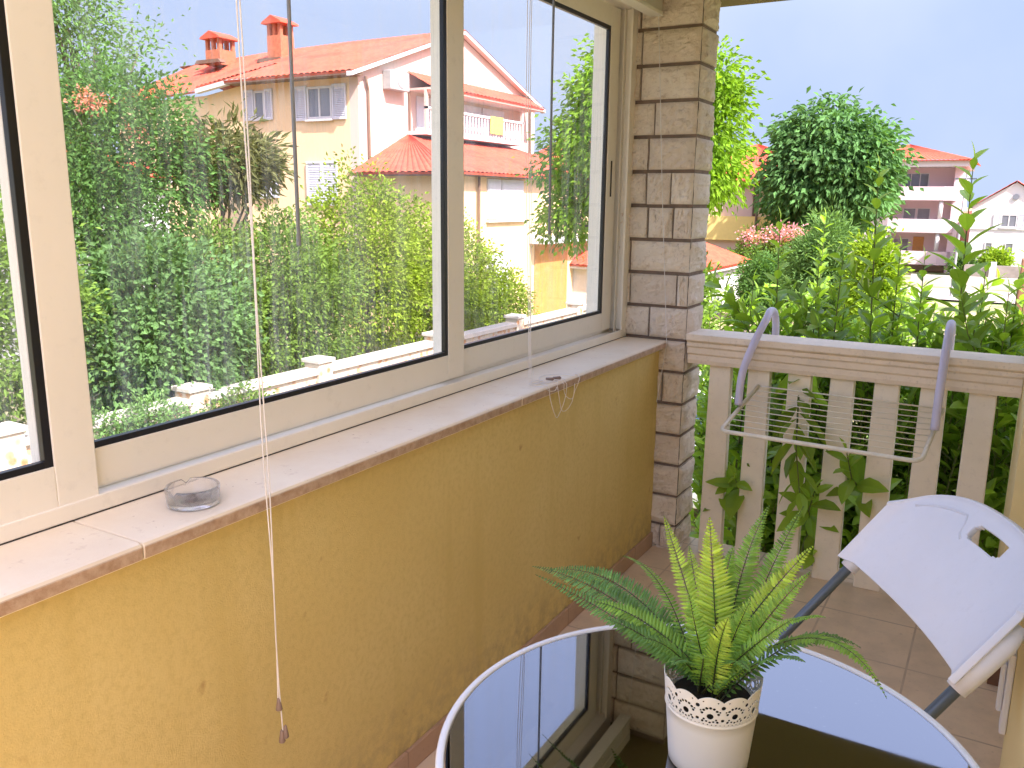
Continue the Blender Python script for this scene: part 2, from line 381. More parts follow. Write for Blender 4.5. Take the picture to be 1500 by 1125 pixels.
# ------------------------------------------------------------------ sliding window
def window():
    t = thing("sliding_window", "white aluminium sliding window of three rain-streaked sashes above the stone sill", "window", (-1.52, 1.2, .98))
    fb = MB()
    fb.box(-1.64, -1.552, -2.4, 3.586, .954, 1.012)
    fb.box(-1.552, -1.478, -2.4, 3.586, .981, .998)
    fb.box(-1.478, -1.467, -2.4, 3.586, .981, 1.014)
    fb.box(-1.551, -1.546, -2.4, 3.5, .998, 1.02)
    fb.box(-1.64, -1.467, -2.4, 3.586, 2.372, 2.459)
    fb.box(-1.64, -1.545, 3.515, 3.586, 1.012, 2.372)
    fb.box(-1.545, -1.467, 3.560, 3.586, 1.014, 2.372)
    fb.box(-1.478, -1.467, 3.527, 3.560, 1.014, 2.372)
    fb.box(-1.512, -1.506, 3.535, 3.560, .998, 2.372)
    part(t, fb, "outer_frame", m_frame, bevel=.002)
    part(t, MB().box(-1.468, -1.4655, -2.4, 3.57, .9802, .9825), "sealant_line", m_seam)
    for y0, y1 in ((.900, .955), (2.240, 2.275), (3.486, 3.515)):
        part(t, MB().box(-1.590, -1.550, y0, y1, 1.012, 2.372), "outside_post", m_frame, bevel=.002)
    def sash(xf, y0, y1, sw0, sw1, hz0=1.02, gz=1.098, gt=2.286, top=2.366, label=None):
        d = .021; b = MB()
        b.box(xf - d, xf, y0, y0 + sw0, hz0, top); b.box(xf - d, xf, y1 - sw1, y1, hz0, top)
        b.box(xf - d, xf, y0 + sw0, y1 - sw1, hz0, gz); b.box(xf - d, xf, y0 + sw0, y1 - sw1, gt, top)
        s = part(t, b, "sash", m_frame, bevel=.0025, label=label)
        a, c = y0 + sw0, y1 - sw1; g = MB(); w_ = .016
        g.box(xf - .017, xf - .002, c - w_, c, gz, gt); g.box(xf - .017, xf - .002, a, a + w_, gz, gt)
        g.box(xf - .017, xf - .002, a + w_, c - w_, gz, gz + w_ * .8); g.box(xf - .017, xf - .002, a + w_, c - w_, gt - w_, gt)
        go = g.build("gasket", m_gasket, bevel=.001); go.parent = s
        gl = MB().box(xf - .013, xf - .009, a + .006, c - .006, gz + .004, gt - .006).build("pane", m_pane); gl.parent = s
        return s
    sash(-1.472, -1.6, .958, .085, .083, 1.005, 1.092)
    sash(-1.496, .862, 2.284, .085, .090)
    s3 = sash(-1.520, 2.21, 3.520, .075, .092)
    h = MB().box(-1.5195, -1.5165, 3.466, 3.474, 1.60, 1.75).build("pull_slot", m_seam); h.parent = s3
window()

# ------------------------------------------------------------------ blinds: headrail, wand, cords
m_blind = plain("white_blind_slats", (.78, .74, .66), .5, var=.04)
def blind(y0, y1, label, wand, cord, wbot):
    t = thing("window_blind", label, "blind", (-1.37, (y0 + y1) / 2, 2.40), "raised blinds above the sliding window")
    part(t, MB().box(-1.40, -1.345, y0, y1, 2.405, 2.458), "headrail", m_blind, bevel=.003)
    b = MB()
    for k in range(14): b.box(-1.398 + .001 * (k % 2), -1.348, y0 + .005, y1 - .004, 2.348 + k * .0040, 2.3505 + k * .0040)
    part(t, b, "slat_stack", m_blind)
    part(t, MB().box(-1.402, -1.344, y0, y1 - .0, 2.330, 2.346), "bottom_rail", m_blind, bevel=.003)
    wy, wx, zt, zb = wand
    wo_ = part(t, MB().tube([(wx, wy, zt), (wx - .002, wy + .001, (zt + zb) / 2), (wx, wy, zb)], .0042, 8), "tilt_wand", m_wand)
    part(wo_, MB().tube([(wx, wy, zb + .001), (wx, wy, zb - .022)], .0052, 8), "end_cap", m_wand)
    return t
b1 = blind(-1.5, 1.78, "raised white blind whose long cord falls past the ashtray", (1.402, -1.352, 2.40, 1.50), None, 0)
b2 = blind(1.80, 3.548, "raised white blind whose cord ends in a tangle on the sill", (2.588, -1.352, 2.40, 1.49), None, 0)
# long cord of the nearer blind
cb = MB()
for dx, dy, zz in ((0, 0, .54), (.003, .0035, .46)):
    cb.tube([(-1.236 + dx, 1.148 + .018 * i / 18 + dy + .0045 * math.sin(i * .9 + dx * 900) * (i / 18), 2.40 - (2.40 - zz) * i / 18) for i in range(19)], .0015, 6)
c1 = part(b1, cb, "pull_cord", m_cord)
def tassel(x, y, z): return MB().lathe([(.0015, z + .030), (.0035, z + .027), (.0075, z + .002), (.006, z)], (x, y), 10)
for q in ((-1.236, 1.1655, .510), (-1.2345, 1.168, .432), (-1.231, 1.1755, .440)):
    o = tassel(*q).build("tassel", m_tassel, smooth=True); o.parent = c1; o.matrix_parent_inverse = Matrix.Identity(4)
# far cord with tangle
cb = MB(); rnd = random.Random(3)
for k, dy in enumerate((0, .02, .035)):
    pts = [(-1.352 + .03 * (i / 14) ** 2, 2.41 + dy * (1 - i / 30) + .004 * math.sin(i * .7 + k), 2.40 - 1.415 * i / 14) for i in range(15)]
    pts += [(-1.322 + .02 * j, 2.42 + dy + .03 * j, .983) for j in (1, 2)]
    cb.tube(pts, .0011, 5)
def loop(c, r, dz, a0, a1, fl):
    pts = []
    for i in range(25):
        a = a0 + (a1 - a0) * i / 24
        y = c[1] + r * 1.1 * math.cos(a); s_ = r * math.sin(a)
        x = c[0] + s_
        z = .983
        if x > -1.262: z = .983 - (x + 1.262) * fl; x = -1.260 + .004 * math.sin(i)
        pts.append((x, y, z))
    cb.tube(pts, .0010, 5)
loop((-1.27, 2.50, .98), .055, 0, 0, 6.4, 2.6); loop((-1.285, 2.56, .98), .07, 0, .5, 6.6, 2.4); loop((-1.29, 2.46, .98), .05, 0, 1, 7, 1.0); loop((-1.28, 2.60, .98), .06, 0, 0, 5, 1.8)
c2 = part(b2, cb, "pull_cord", m_cord)
for q in ((-1.30, 2.515), (-1.288, 2.545)):
    o = MB().lathe([(.002, -.014), (.006, -.010), (.004, .014)], (0, 0), 10).build("tassel", m_tassel, smooth=True)
    o.parent = c2; o.matrix_parent_inverse = Matrix.Identity(4)
    mm = Matrix.Translation((q[0] + 1.37, q[1] - 2.674, .988 - 2.40)) @ Matrix.Rotation(1.57, 4, 'X')
    o.location = (q[0], q[1], .988); o.rotation_euler = (1.57, 0, q[0] * 30)
part(b2, MB().tube([(-1.36, 3.535, 2.34), (-1.31, 3.545, 1.6), (-1.262, 3.552, .99), (-1.262, 3.552, .955), (-1.294, 3.553, .70)], .0014, 6), "guide_cord", m_cord)

# ------------------------------------------------------------------ ashtray
def ashtray():
    t = thing("ashtray", "round clear glass ashtray holding a little ash, on the stone sill", "ashtray", (-1.352, 1.078, .981))
    m, n, o = mat("clear_glass"); g = N(n, "ShaderNodeBsdfGlass"); g.inputs['IOR'].default_value = 1.45; g.inputs['Color'].default_value = (.97, .98, 1, 1)
    tp = N(n, 'ShaderNodeBsdfTransparent'); mx = N(n, 'ShaderNodeMixShader'); mx.inputs[0].default_value = .35
    L(n, g.outputs[0], mx.inputs[1]); L(n, tp.outputs[0], mx.inputs[2]); L(n, mx.outputs[0], o.inputs[0])
    b = MB(); cx, cy, z = -1.352, 1.078, .9812
    prof = [(.0005, 0), (.046, 0), (.050, .003), (.0525, .034), (.0515, .038), (.049, .038), (.0475, .034), (.045, .013), (.040, .009), (.0005, .008)]
    k = 0; seg = 72
    for (r, h) in prof:
        for j in range(seg):
            a = 2 * math.pi * j / seg; hh = h
            nd = min(abs(((a - q + math.pi) % (2 * math.pi)) - math.pi) for q in (.6, 2.7, 4.8))
            if h > .03 and nd < .13: hh = h - .010 * math.cos(nd / .13 * 1.57)
            b.v.append((cx + r * math.cos(a), cy + r * math.sin(a), z + hh))
    for i in range(len(prof) - 1):
        for j in range(seg): b.f.append((i * seg + j, i * seg + (j + 1) % seg, (i + 1) * seg + (j + 1) % seg, (i + 1) * seg + j))
    b.f.append(tuple(range(seg))[::-1]); b.f.append(tuple((len(prof) - 1) * seg + j for j in range(seg)))
    part(t, b, "glass_bowl", m, smooth=True)
    rnd = random.Random(2); a = MB()
    for _ in range(26):
        an = rnd.uniform(0, 6.28); r = rnd.uniform(0, .015); s_ = rnd.uniform(.0015, .004)
        x, y = cx + r * math.cos(an), cy + r * math.sin(an); zz = z + .0085 + rnd.uniform(0, .003)
        a.box(x - s_, x + s_, y - s_, y + s_, zz, zz + s_)
    part(t, a, "ash", plain("grey_ash", (.25, .20, .18), .95, var=.3, vs=200))
ashtray()

# ------------------------------------------------------------------ railing
def railing():
    t = thing("balcony_railing", "cream balustrade of flat vertical slats under a broad moulded handrail", "railing", (-.5, 3.64, 0))
    pr = [(3.585, .887), (3.705, .887), (3.705, .935), (3.715, .940), (3.715, .975), (3.73, .990), (3.735, 1.022), (3.545, 1.022), (3.545, .996),
          (3.552, .990), (3.562, .985), (3.562, .968), (3.570, .960), (3.572, .935), (3.580, .928), (3.580, .905)]
    hb = MB(); 
    k = len(hb.v); n = len(pr)
    hb.v += [(-1.172, y, z) for y, z in pr] + [(.101, y, z) for y, z in pr]
    hb.f += [tuple(range(n)), tuple(range(n, 2 * n))[::-1]] + [(i, (i + 1) % n, n + (i + 1) % n, n + i) for i in range(n)]
    part(t, hb, "handrail", m_handrail, bevel=.002)
    for k in range(7):
        x = -1.079 + .1685 * k; b = MB(); tp = .004
        b.v = [(x - tp, 3.612, 0), (x + .096 + tp, 3.612, 0), (x + .096 + tp, 3.66, 0), (x - tp, 3.66, 0), (x, 3.612, .8868), (x + .093, 3.612, .8868), (x + .093, 3.66, .8868), (x, 3.66, .8868)]
        b.f = [(0, 3, 2, 1), (4, 5, 6, 7), (0, 1, 5, 4), (1, 2, 6, 5), (2, 3, 7, 6), (3, 0, 4, 7)]
        part(t, b, "slat", m_railing, bevel=.005)
railing()

# ------------------------------------------------------------------ drying rack
def rack():
    t = thing("drying_rack", "white wire clothes airer hooked over the cream handrail by two lilac arms", "drying rack", (-.52, 3.4, .78))
    LB, LF, RF, RB = Vector((-.853, 3.575, .822)), Vector((-.913, 3.25, .692)), Vector((-.184, 3.25, .684)), Vector((-.150, 3.575, .815))
    def rnd_corner(a, c, b, r, n=6):
        p, q = c + (a - c).normalized() * r, c + (b - c).normalized() * r
        return [p.lerp(c, i / n).lerp(c.lerp(q, i / n), i / n) for i in range(n + 1)]
    pts = [LB] + rnd_corner(LB, LF, RF, .03) + rnd_corner(LF, RF, RB, .04) + [RB]
    part(t, MB().tube(pts, .0088, 12), "frame_tube", m_rackwhite, smooth=True)
    for i in range(8):
        f = .10 + .108 * i
        a, b = LB.lerp(LF, f), RB.lerp(RF, f)
        part(t, MB().tube([a, a.lerp(b, .5) - Vector((0, 0, .003)), b], .0021, 6), "drying_wire", m_rackwhite, smooth=True)
    part(t, MB().tube([LB, RB], .0032, 8), "back_bar", m_rackwhite, smooth=True)
    for x0, x1 in ((-.887, -.842), (-.161, -.160)):
        pts = []
        ctrl = [Vector((x0, 3.40, .770)), Vector((x0, 3.43, .90)), Vector((x0 * .5 + x1 * .5, 3.50, 1.02)), Vector((x1, 3.575, 1.105)), Vector((x1, 3.64, 1.135)), Vector((x1, 3.72, 1.118)), Vector((x1, 3.765, 1.05)), Vector((x1, 3.765, .97))]
        for i in range(len(ctrl) - 1):
            p0 = ctrl[max(i - 1, 0)]; p1 = ctrl[i]; p2 = ctrl[i + 1]; p3 = ctrl[min(i + 2, len(ctrl) - 1)]
            for k in range(6):
                s_ = k / 6
                pts.append(.5 * ((2 * p1) + (p2 - p0) * s_ + (2 * p0 - 5 * p1 + 4 * p2 - p3) * s_ ** 2 + (3 * p1 - p0 - 3 * p2 + p3) * s_ ** 3))
        pts.append(ctrl[-1])
        # flat oval arm: a tube squeezed along x
        b = MB().tube(pts, .0155, 14)
        part(t, b, "hook_arm", m_lilac, smooth=True)
rack()

# ------------------------------------------------------------------ table
def table():
    cx, cy = -.330, 1.203
    t = thing("bistro_table", "round black glass table with a thin white rim, holding the potted fern", "table", (cx, cy, 0))
    part(t, MB().lathe([(.0005, .709), (.4135, .709), (.4135, .7170), (.0005, .7170)], (cx, cy), 160), "glass_top", m_tableblack)
    part(t, MB().lathe([(.4155, .700), (.4155, .7175), (.4165, .7195), (.4185, .7205), (.4255, .7205), (.4285, .718), (.4295, .712), (.4285, .700), (.4155, .700)], (cx, cy), 160, close=False), "rim", m_tablerim, smooth=True)
    for k in range(4):
        a = .6 + k * math.pi / 2; c, s_ = math.cos(a), math.sin(a)
        part(t, MB().tube([(cx + .30 * c, cy + .30 * s_, .708), (cx + .31 * c, cy + .31 * s_, .4), (cx + .36 * c, cy + .36 * s_, .002)], .012, 10), "leg", m_tablerim, smooth=True)
    part(t, MB().tube([(cx + .31 * math.cos(i * math.pi / 16), cy + .31 * math.sin(i * math.pi / 16), .40) for i in range(33)], .007, 8), "brace_ring", m_tablerim, smooth=True)
table()

# ------------------------------------------------------------------ potted fern
def fern():
    cx, cy, z0 = -.322, 1.195, .7178
    t = thing("potted_fern", "green fern in a white pot with a lacy pierced rim, on the black round table", "potted plant", (cx, cy, z0))
    H = .152; r0, r1 = .0615, .0745
    hb = .098
    rr = lambda h: r0 + (r1 - r0) * h / H
    body = [(.0005, z0), (r0 - .003, z0), (r0, z0 + .003)] + [(rr(h), z0 + h) for h in (.02, .05, .08, hb - .002)] + [(rr(hb) + .0018, z0 + hb), (rr(hb) + .0004, z0 + hb + .003), (rr(hb) - .001, z0 + hb + .004)] + [(rr(h) - .0022, z0 + h) for h in (hb, .05, .01)] + [(.0005, z0 + .006)]
    pot = part(t, MB().lathe(body, (cx, cy), 128, close=False), "pot", m_pot, smooth=True)
    # lace band: a fine grid of faces, the ones in the pattern's holes left out
    NS = 12; NA, NH = 720, 72; mb = MB()
    def top(a):
        f = (a * NS / (2 * math.pi)) % 1.0
        return H - .010 + .0085 * math.sin(math.pi * f) ** .8
    holes = []   # in (arc along, height) within a unit one scallop wide
    W = 2 * math.pi * .072 / NS
    holes += [(W / 2, .118, .0050), (0, .134, .0034), (0, .112, .0028)]
    for q in range(7):
        a = math.pi * (q + .5) / 7; holes.append((W / 2 + .0125 * math.cos(a), .120 + .0125 * math.sin(a), .0023))
    for q in range(5): 
        a = math.pi * (q + 1) / 6 + math.pi; holes.append((W / 2 + .0105 * math.cos(a), .1175 + .0095 * math.sin(a), .0019))
    holes += [(W * .2, .109, .0022), (W * .8, .109, .0022), (W * .12, .1265, .0017), (W * .88, .1265, .0017), (W * .22, .142, .0013), (W * .78, .142, .0013)]
    small = [(W * (q + .5) / 6, .1035, .0011) for q in range(6)] + [(W * (q + 1.0) / 6, .1005 + .0002, .0009) for q in range(6)]
    def hole(a, h):
        s_ = (a / (2 * math.pi) * NS) % 1.0 * W
        for (u, hh, r) in holes + small:
            for du in (-W, 0, W):
                if (s_ - u - du) ** 2 + (h - hh) ** 2 < r * r: return True
        return False
    for i in range(NA):
        a = 2 * math.pi * i / NA; c, s_ = math.cos(a), math.sin(a)
        for j in range(NH + 1):
            h = hb + .0035 + (top(a) - hb - .0035) * j / NH
            mb.v.append((cx + rr(h) * c, cy + rr(h) * s_, z0 + h))
    for i in range(NA):
        a = 2 * math.pi * (i + .5) / NA; tt = top(a)
        for j in range(NH):
            h = hb + .0035 + (tt - hb - .0035) * (j + .5) / NH
            if hole(a, h): continue
            i2 = (i + 1) % NA
            mb.f.append((i * (NH + 1) + j, i2 * (NH + 1) + j, i2 * (NH + 1) + j + 1, i * (NH + 1) + j + 1))
    part(t, mb, "lace_rim", m_pot, smooth=True, solid=.0011, recalc=False)
    part(t, MB().lathe([(.0005, z0 + .112), (.03, z0 + .114), (.062, z0 + .108), (.0625, z0 + .095), (.0005, z0 + .09)], (cx, cy), 48, close=False), "inner_pot", m_soil, smooth=True)
    mg = [leafmat("fern_yellow_green", (.40, .56, .08), .35), leafmat("fern_mid_green", (.22, .40, .07), .35), leafmat("fern_dark_green", (.13, .27, .07), .3)]
    mr = plain("fern_stem", (.045, .05, .015), .5)
    rnd = random.Random(11)
    base = Vector((cx, cy, z0 + .118))
    def frond(tip, ctrl, col, maxl=.030, nrm=None):
        tip = Vector(tip); ctrl = Vector(ctrl)
        b0 = base + Vector((rnd.uniform(-.02, .02), rnd.uniform(-.02, .02), rnd.uniform(-.01, .005)))
        f = lambda s_: (b0 * (1 - s_) ** 2 + ctrl * 2 * s_ * (1 - s_) + tip * s_ * s_)
        ln = sum((f((i + 1) / 20) - f(i / 20)).length for i in range(20))
        n = int(ln / .0064); mb = MB(); tone = []
        rc = MB().tube([f(i / 24) for i in range(25)], [.0014 * (1 - .75 * i / 24) for i in range(25)], 6)
        out = (tip - b0); out.z = 0
        if out.length < 1e-3: out = Vector((.1, .3, 0))
        out.normalize(); side = out.cross(Vector((0, 0, 1))); side.normalize()
        if nrm is not None:
            tg = (tip - b0).normalized(); side = tg.cross(Vector(nrm)).normalized()
        for i in range(2, n + 1):
            s_ = i / (n + .5); p = f(s_); tg = (f(min(1, s_ + .01)) - f(s_ - .01)).normalized()
            sd = (side - tg * side.dot(tg)).normalized(); up = sd.cross(tg)
            if up.z < 0 and nrm is None: up = -up
            prof = (min(1, s_ * 5) ** .7) * (1 - max(0, (s_ - .35) / .65) ** 1.6) * .97 + .03
            l_ = maxl * prof
            for sg in (-1, 1):
                d = (sd * sg * 1.0 + tg * (.30 + .25 * s_) + up * rnd.uniform(-.08, .22)).normalized()
                l2 = l_ * rnd.uniform(.9, 1.08); w2 = min(.0027, .0012 + l2 * .08)
                q = (tg - d * tg.dot(d)).normalized() * w2
                k = len(mb.v); dr = -up * l2 * .16
                P = [p, p + d * l2 * .18 - q, p + d * l2 * .6 - q * 1.0 + dr * .4, p + d * l2 + dr, p + d * l2 * .62 + q * 1.0 + dr * .4, p + d * l2 * .18 + q]
                m1 = p + d * l2 * .4 + up * .0012
                mb.v += [tuple(v) for v in P] + [tuple(m1)]
                for a_ in range(6): mb.f.append((k + a_, k + (a_ + 1) % 6, k + 6))
                tn = min(1, max(0, rnd.gauss(.5, .16))); tone += [tn] * 6
        mb.tone = tone
        o = part(t, mb, "frond", mg[col], recalc=False)
        r2 = rc.build("rachis", mr, smooth=True); r2.parent = o
    V = (-.3, -1, .25)
    # (tip, control, colour, leaflet length)
    for tp, ct, col, ml, nr in FRONDS: frond(tp, ct, col, ml, nr)
V_ = (.05, -.95, .35)
FRONDS = [
 ((-0.701,1.300,0.914),(-0.497,1.220,0.969),2,0.03,(.15,-.55,.8)),
 ((-0.693,1.340,0.892),(-0.500,1.300,0.980),2,0.03,(.1,-.7,.7)),
 ((-0.651,1.220,0.941),(-0.453,1.160,0.940),2,0.024,(.1,-.6,.8)),
 ((-0.555,1.380,0.938),(-0.439,1.320,0.971),1,0.016,None),
 ((-0.472,1.360,1.041),(-0.407,1.280,0.979),0,0.024,V_),
 ((-0.356,1.240,1.101),(-0.337,1.220,0.996),0,0.037,V_),
 ((-0.305,1.420,1.074),(-0.334,1.320,0.993),1,0.03,V_),
 ((-0.256,1.460,1.069),(-0.284,1.320,0.993),1,0.026,V_),
 ((-0.199,1.240,1.088),(-0.258,1.210,1.009),0,0.026,(.1,-.7,.6)),
 ((-0.187,1.160,1.081),(-0.245,1.160,1.002),1,0.024,(.1,-.7,.6)),
 ((-0.071,1.120,0.945),(-0.167,1.200,1.057),1,0.027,None),
 ((-0.124,1.280,0.925),(-0.204,1.250,0.984),2,0.028,None),
 ((-0.494,1.160,0.929),(-0.427,1.170,0.919),2,0.024,(.2,-.4,.9)),
 ((-0.280,1.100,1.013),(-0.305,1.140,0.951),0,0.027,(0,-.9,.4)),
 ((-0.261,1.140,1.027),(-0.286,1.160,0.958),1,0.028,(0,-.8,.5)),
 ((-0.357,1.160,1.005),(-0.345,1.170,0.936),1,0.026,(0,-.8,.6)),
 ((-0.354,1.090,0.922),(-0.353,1.130,0.930),2,0.022,None),
 ((-0.241,1.085,0.949),(-0.280,1.120,0.962),2,0.022,None),
 ((-0.195,1.120,1.027),(-0.249,1.150,0.967),1,0.024,(.1,-.6,.7)),
 ((-0.331,1.300,1.037),(-0.335,1.250,0.984),1,0.03,V_),
 ((-0.417,1.340,1.003),(-0.377,1.260,0.970),0,0.026,V_),
 ((-0.173,1.100,0.977),(-0.237,1.140,0.970),2,0.026,None),
 ((-0.549,1.350,0.877),(-0.448,1.270,0.923),2,0.028,None),
 ((-0.326,1.360,0.967),(-0.336,1.280,0.948),2,0.028,V_),
 ((-0.244,1.300,0.963),(-0.295,1.250,0.948),2,0.026,None),
 ((-0.414,1.120,0.934),(-0.376,1.150,0.931),2,0.022,(0,-.4,.9)),
 ((-0.307,1.080,0.952),(-0.315,1.120,0.952),1,0.02,None),
 ((-0.161,1.160,1.019),(-0.230,1.180,1.007),1,0.024,None),
 ((-0.542,1.200,0.929),(-0.431,1.190,0.950),1,0.026,(.1,-.5,.8)),
]
fern()

# ------------------------------------------------------------------ folding chair
def chair():
    yaw = -1.055; W = .56
    s_ = Vector((math.cos(yaw), math.sin(yaw), 0)); n_ = Vector((-s_.y, s_.x, 0))     # n_ points to the back of the chair
    up = (Vector((0, 0, 1)) + n_ * .80)
    P0 = Vector((-.249, 2.237, .660))
    org = P0 + s_ * W / 2; org.z = 0
    t = thing("folding_chair", "white plastic folding chair with grey steel legs, between the table and the railing", "chair", org)
    c0 = P0 + s_ * W / 2
    upn = up.normalized(); face = s_.cross(upn).normalized()
    if face.dot(n_) > 0: face = -face
    def Q(u, v, d): return c0 + s_ * u + upn * v + face * d
    # shell: outline with rounded top, curved inwards at the sides, with a handle slot near the top
    hw = W / 2 + .018; Ht = .315
    def outline_top(u):
        a = abs(u) / hw
        a = min(a, 1); return Ht * (1 - .36 * a ** 2.6) * (1 - .12 * a ** 10)
    def outline_bot(u):
        a = abs(u) / hw
        return .055 * (1 - a ** 2) * -0.2 + .02 - .05 * (a > .93)
    mb = MB(); nu, nv = 88, 60
    def surf(u, v):
        a = (u - .5) * 2; x = a * hw
        e = max(0, abs(a) - .86) / .14
        tv = outline_top(x); bv = .012 * (1 - a * a) - .012 * e
        y = bv + (tv - bv) * v
        dep = .030 * a * a + .016 * e * e      # dished, edges come forward
        lip = max(0, v - .93) / .07
        return Q(x, y, dep + .006 * lip * lip)
    idx = {}
    for i in range(nu + 1):
        for j in range(nv + 1): idx[i, j] = len(mb.v); mb.v.append(tuple(surf(i / nu, j / nv)))
    for i in range(nu):
        for j in range(nv):
            x = ((i + .5) / nu - .5) * 2 * hw; yv = (j + .5) / nv * outline_top(x)
            cx_, cy_ = .028, .246; qx = max(0, abs(x - cx_) - .052); qy = max(0, abs(yv - cy_) - .004)
            if math.hypot(qx, qy) < .016: continue
            mb.f.append((idx[i, j], idx[i + 1, j], idx[i + 1, j + 1], idx[i, j + 1]))
    back = part(t, mb, "backrest", m_whiteplastic, smooth=True, recalc=False)
    so_ = back.modifiers.new("solid", 'SOLIDIFY'); so_.thickness = .016; so_.offset = 0
    be = back.modifiers.new("bevel", 'BEVEL'); be.width = .005; be.segments = 3; be.limit_method = 'ANGLE'; be.angle_limit = R_(50)
    # raised rib line round the panel
    rb = MB(); pts = []
    for i in range(33):
        a = (i / 32 - .5) * 2
        if abs(a) > .93: continue
        x = a * hw * .90; y = outline_top(x) * (.90 if abs(a) > .42 else .90 - .0) - .010
        if x > -.075: break
        pts.append(Q(x, y, .030 * (x / hw) ** 2 + .0085))
    pts += [Q(-.070, outline_top(0) * .80, .0085), Q(-.060, outline_top(0) * .72, .0085), Q(-.045, outline_top(0) * .69, .0085)]
    r_ = rb.tube(pts, .0035, 6).build("rib", m_whiteplastic, smooth=True); r_.parent = back; r_.matrix_parent_inverse = Matrix.Identity(4)
    # side sleeves of the shell, wrapped round the tubes
    for sg in (-1, 1):
        b = MB().tube([Q(sg * W / 2, -.018, .012), Q(sg * W / 2, .05, .012), Q(sg * W / 2, .11, .010), Q(sg * (W / 2 - .004), .155, .010)], [.0215, .0245, .0235, .018], 18)
        o = b.build("side_sleeve", m_whiteplastic, smooth=True); o.parent = back; o.matrix_parent_inverse = Matrix.Identity(4)
    zf = .012
    for sg in (-1, 1):
        a = Q(sg * W / 2, .15, .012); d = -upn; L_ = (a.z - zf) / -d.z
        b = MB().tube([a, a + d * L_ * .5, a + d * L_], .0125, 12)
        part(t, b, "front_leg", m_steelgrey, smooth=True)
        x_ = sg * (W / 2 - .03)
        hp = c0 + s_ * x_ - n_ * (.40); hp.z = .44
        ft = c0 + s_ * x_ + n_ * .06; ft.z = zf
        part(t, MB().tube([hp, hp.lerp(ft, .5), ft], .0115, 12), "rear_leg", m_steelgrey, smooth=True)
        for q in (a + d * L_, ft):
            part(t, MB().tube([q + Vector((0, 0, .02)), q - Vector((0, 0, .0118))], .0155, 12), "foot_cap", m_gasket)
    # seat
    sb = MB()
    ca = c0 - n_ * .02; 
    def seat(u, v):
        a = (u - .5) * 2; x = a * (W / 2 - .015)
        y = -.20 - .40 * v
        z = .455 - .018 * (1 - a * a) * math.sin(math.pi * v) - .014 * max(0, v - .85) / .15
        p = c0 + s_ * x * (1 - .04 * v) + n_ * y; p.z = z; return p
    so2 = part(t, sb.grid(seat, 20, 20), "seat", m_whiteplastic, smooth=True, solid=.018)
    for yy in (-.3,):
        p, q = c0 + s_ * (W / 2) + n_ * -.43, c0 - s_ * (W / 2) + n_ * -.43; p.z = q.z = .10
        part(t, MB().tube([p, q], .009, 8), "crossbar", m_steelgrey, smooth=True)
chair()

# ================================================================== OUTSIDE
def leaf_cloud(mb, pts, dirs, ln, wd, rnd, tone0, tonevar=.18, fold=.25):
    """folded diamond leaves; pts / dirs are Nx3 arrays"""
    n = len(pts)
    d = dirs / (np.linalg.norm(dirs, axis=1)[:, None] + 1e-9)
    r = rnd.normal(size=(n, 3)); s_ = np.cross(d, r); s_ /= (np.linalg.norm(s_, axis=1)[:, None] + 1e-9)
    u = np.cross(s_, d); u *= np.where(u[:, 2:3] < 0, -1, 1)
    l_ = (ln * rnd.uniform(.7, 1.25, n))[:, None]; w2 = (wd * rnd.uniform(.8, 1.2, n))[:, None] * .5
    a = pts; b = pts + d * l_ * .45 + s_ * w2 + u * w2 * fold; c = pts + d * l_ - u * l_ * .10; e = pts + d * l_ * .45 - s_ * w2 + u * w2 * fold
    V = np.stack([a, b, c, e], 1).reshape(-1, 3)
    k = len(mb.v); mb.v += list(map(tuple, V.tolist()))
    for i in range(n):
        q = k + 4 * i; mb.f.append((q, q + 1, q + 2)); mb.f.append((q, q + 2, q + 3))
    t = np.clip(tone0 + rnd.normal(size=n) * tonevar, 0, 1)
    if mb.tone is None: mb.tone = []
    mb.tone += np.repeat(t, 2).tolist()
def crown(parent, name, blobs, clumps, per, ln, wd, cr, m, seed, droop=.2, inner=.3, lump=.22, zmin=-9, flat=.8):
    rnd = np.random.default_rng(seed); mb = MB(); mb.tone = []
    ws = np.array([b[1][0] * b[1][1] * b[1][2] for b in blobs]) ** .67; ws /= ws.sum()
    for k in range(clumps):
        c, r = blobs[rnd.choice(len(blobs), p=ws)]
        d = rnd.normal(size=3); d /= np.linalg.norm(d)
        f = rnd.uniform(.2, .75) if rnd.random() < inner else rnd.uniform(.78, 1.0)
        f *= 1 + lump * mnoise.noise(Vector(d * 2.3 + seed)) * 2
        p = np.array(c) + d * np.array(r) * f
        if p[2] < zmin: continue
        n = int(per * rnd.uniform(.6, 1.4)); g = rnd.normal(size=(n, 3)) * cr * .5; g[:, 2] *= flat
        out = g / cr + d * .6 + np.array([0, 0, -droop]) + rnd.normal(size=(n, 3)) * .5
        leaf_cloud(mb, p + g, out, ln, wd, rnd, .5 + .22 * rnd.normal(), .12)
    return part(parent, mb, name, m, recalc=False)
m_bark = plain("grey_bark", (.13, .095, .065), .9, var=.25, vs=12, bmp=.6, bs=50, bd=.01)
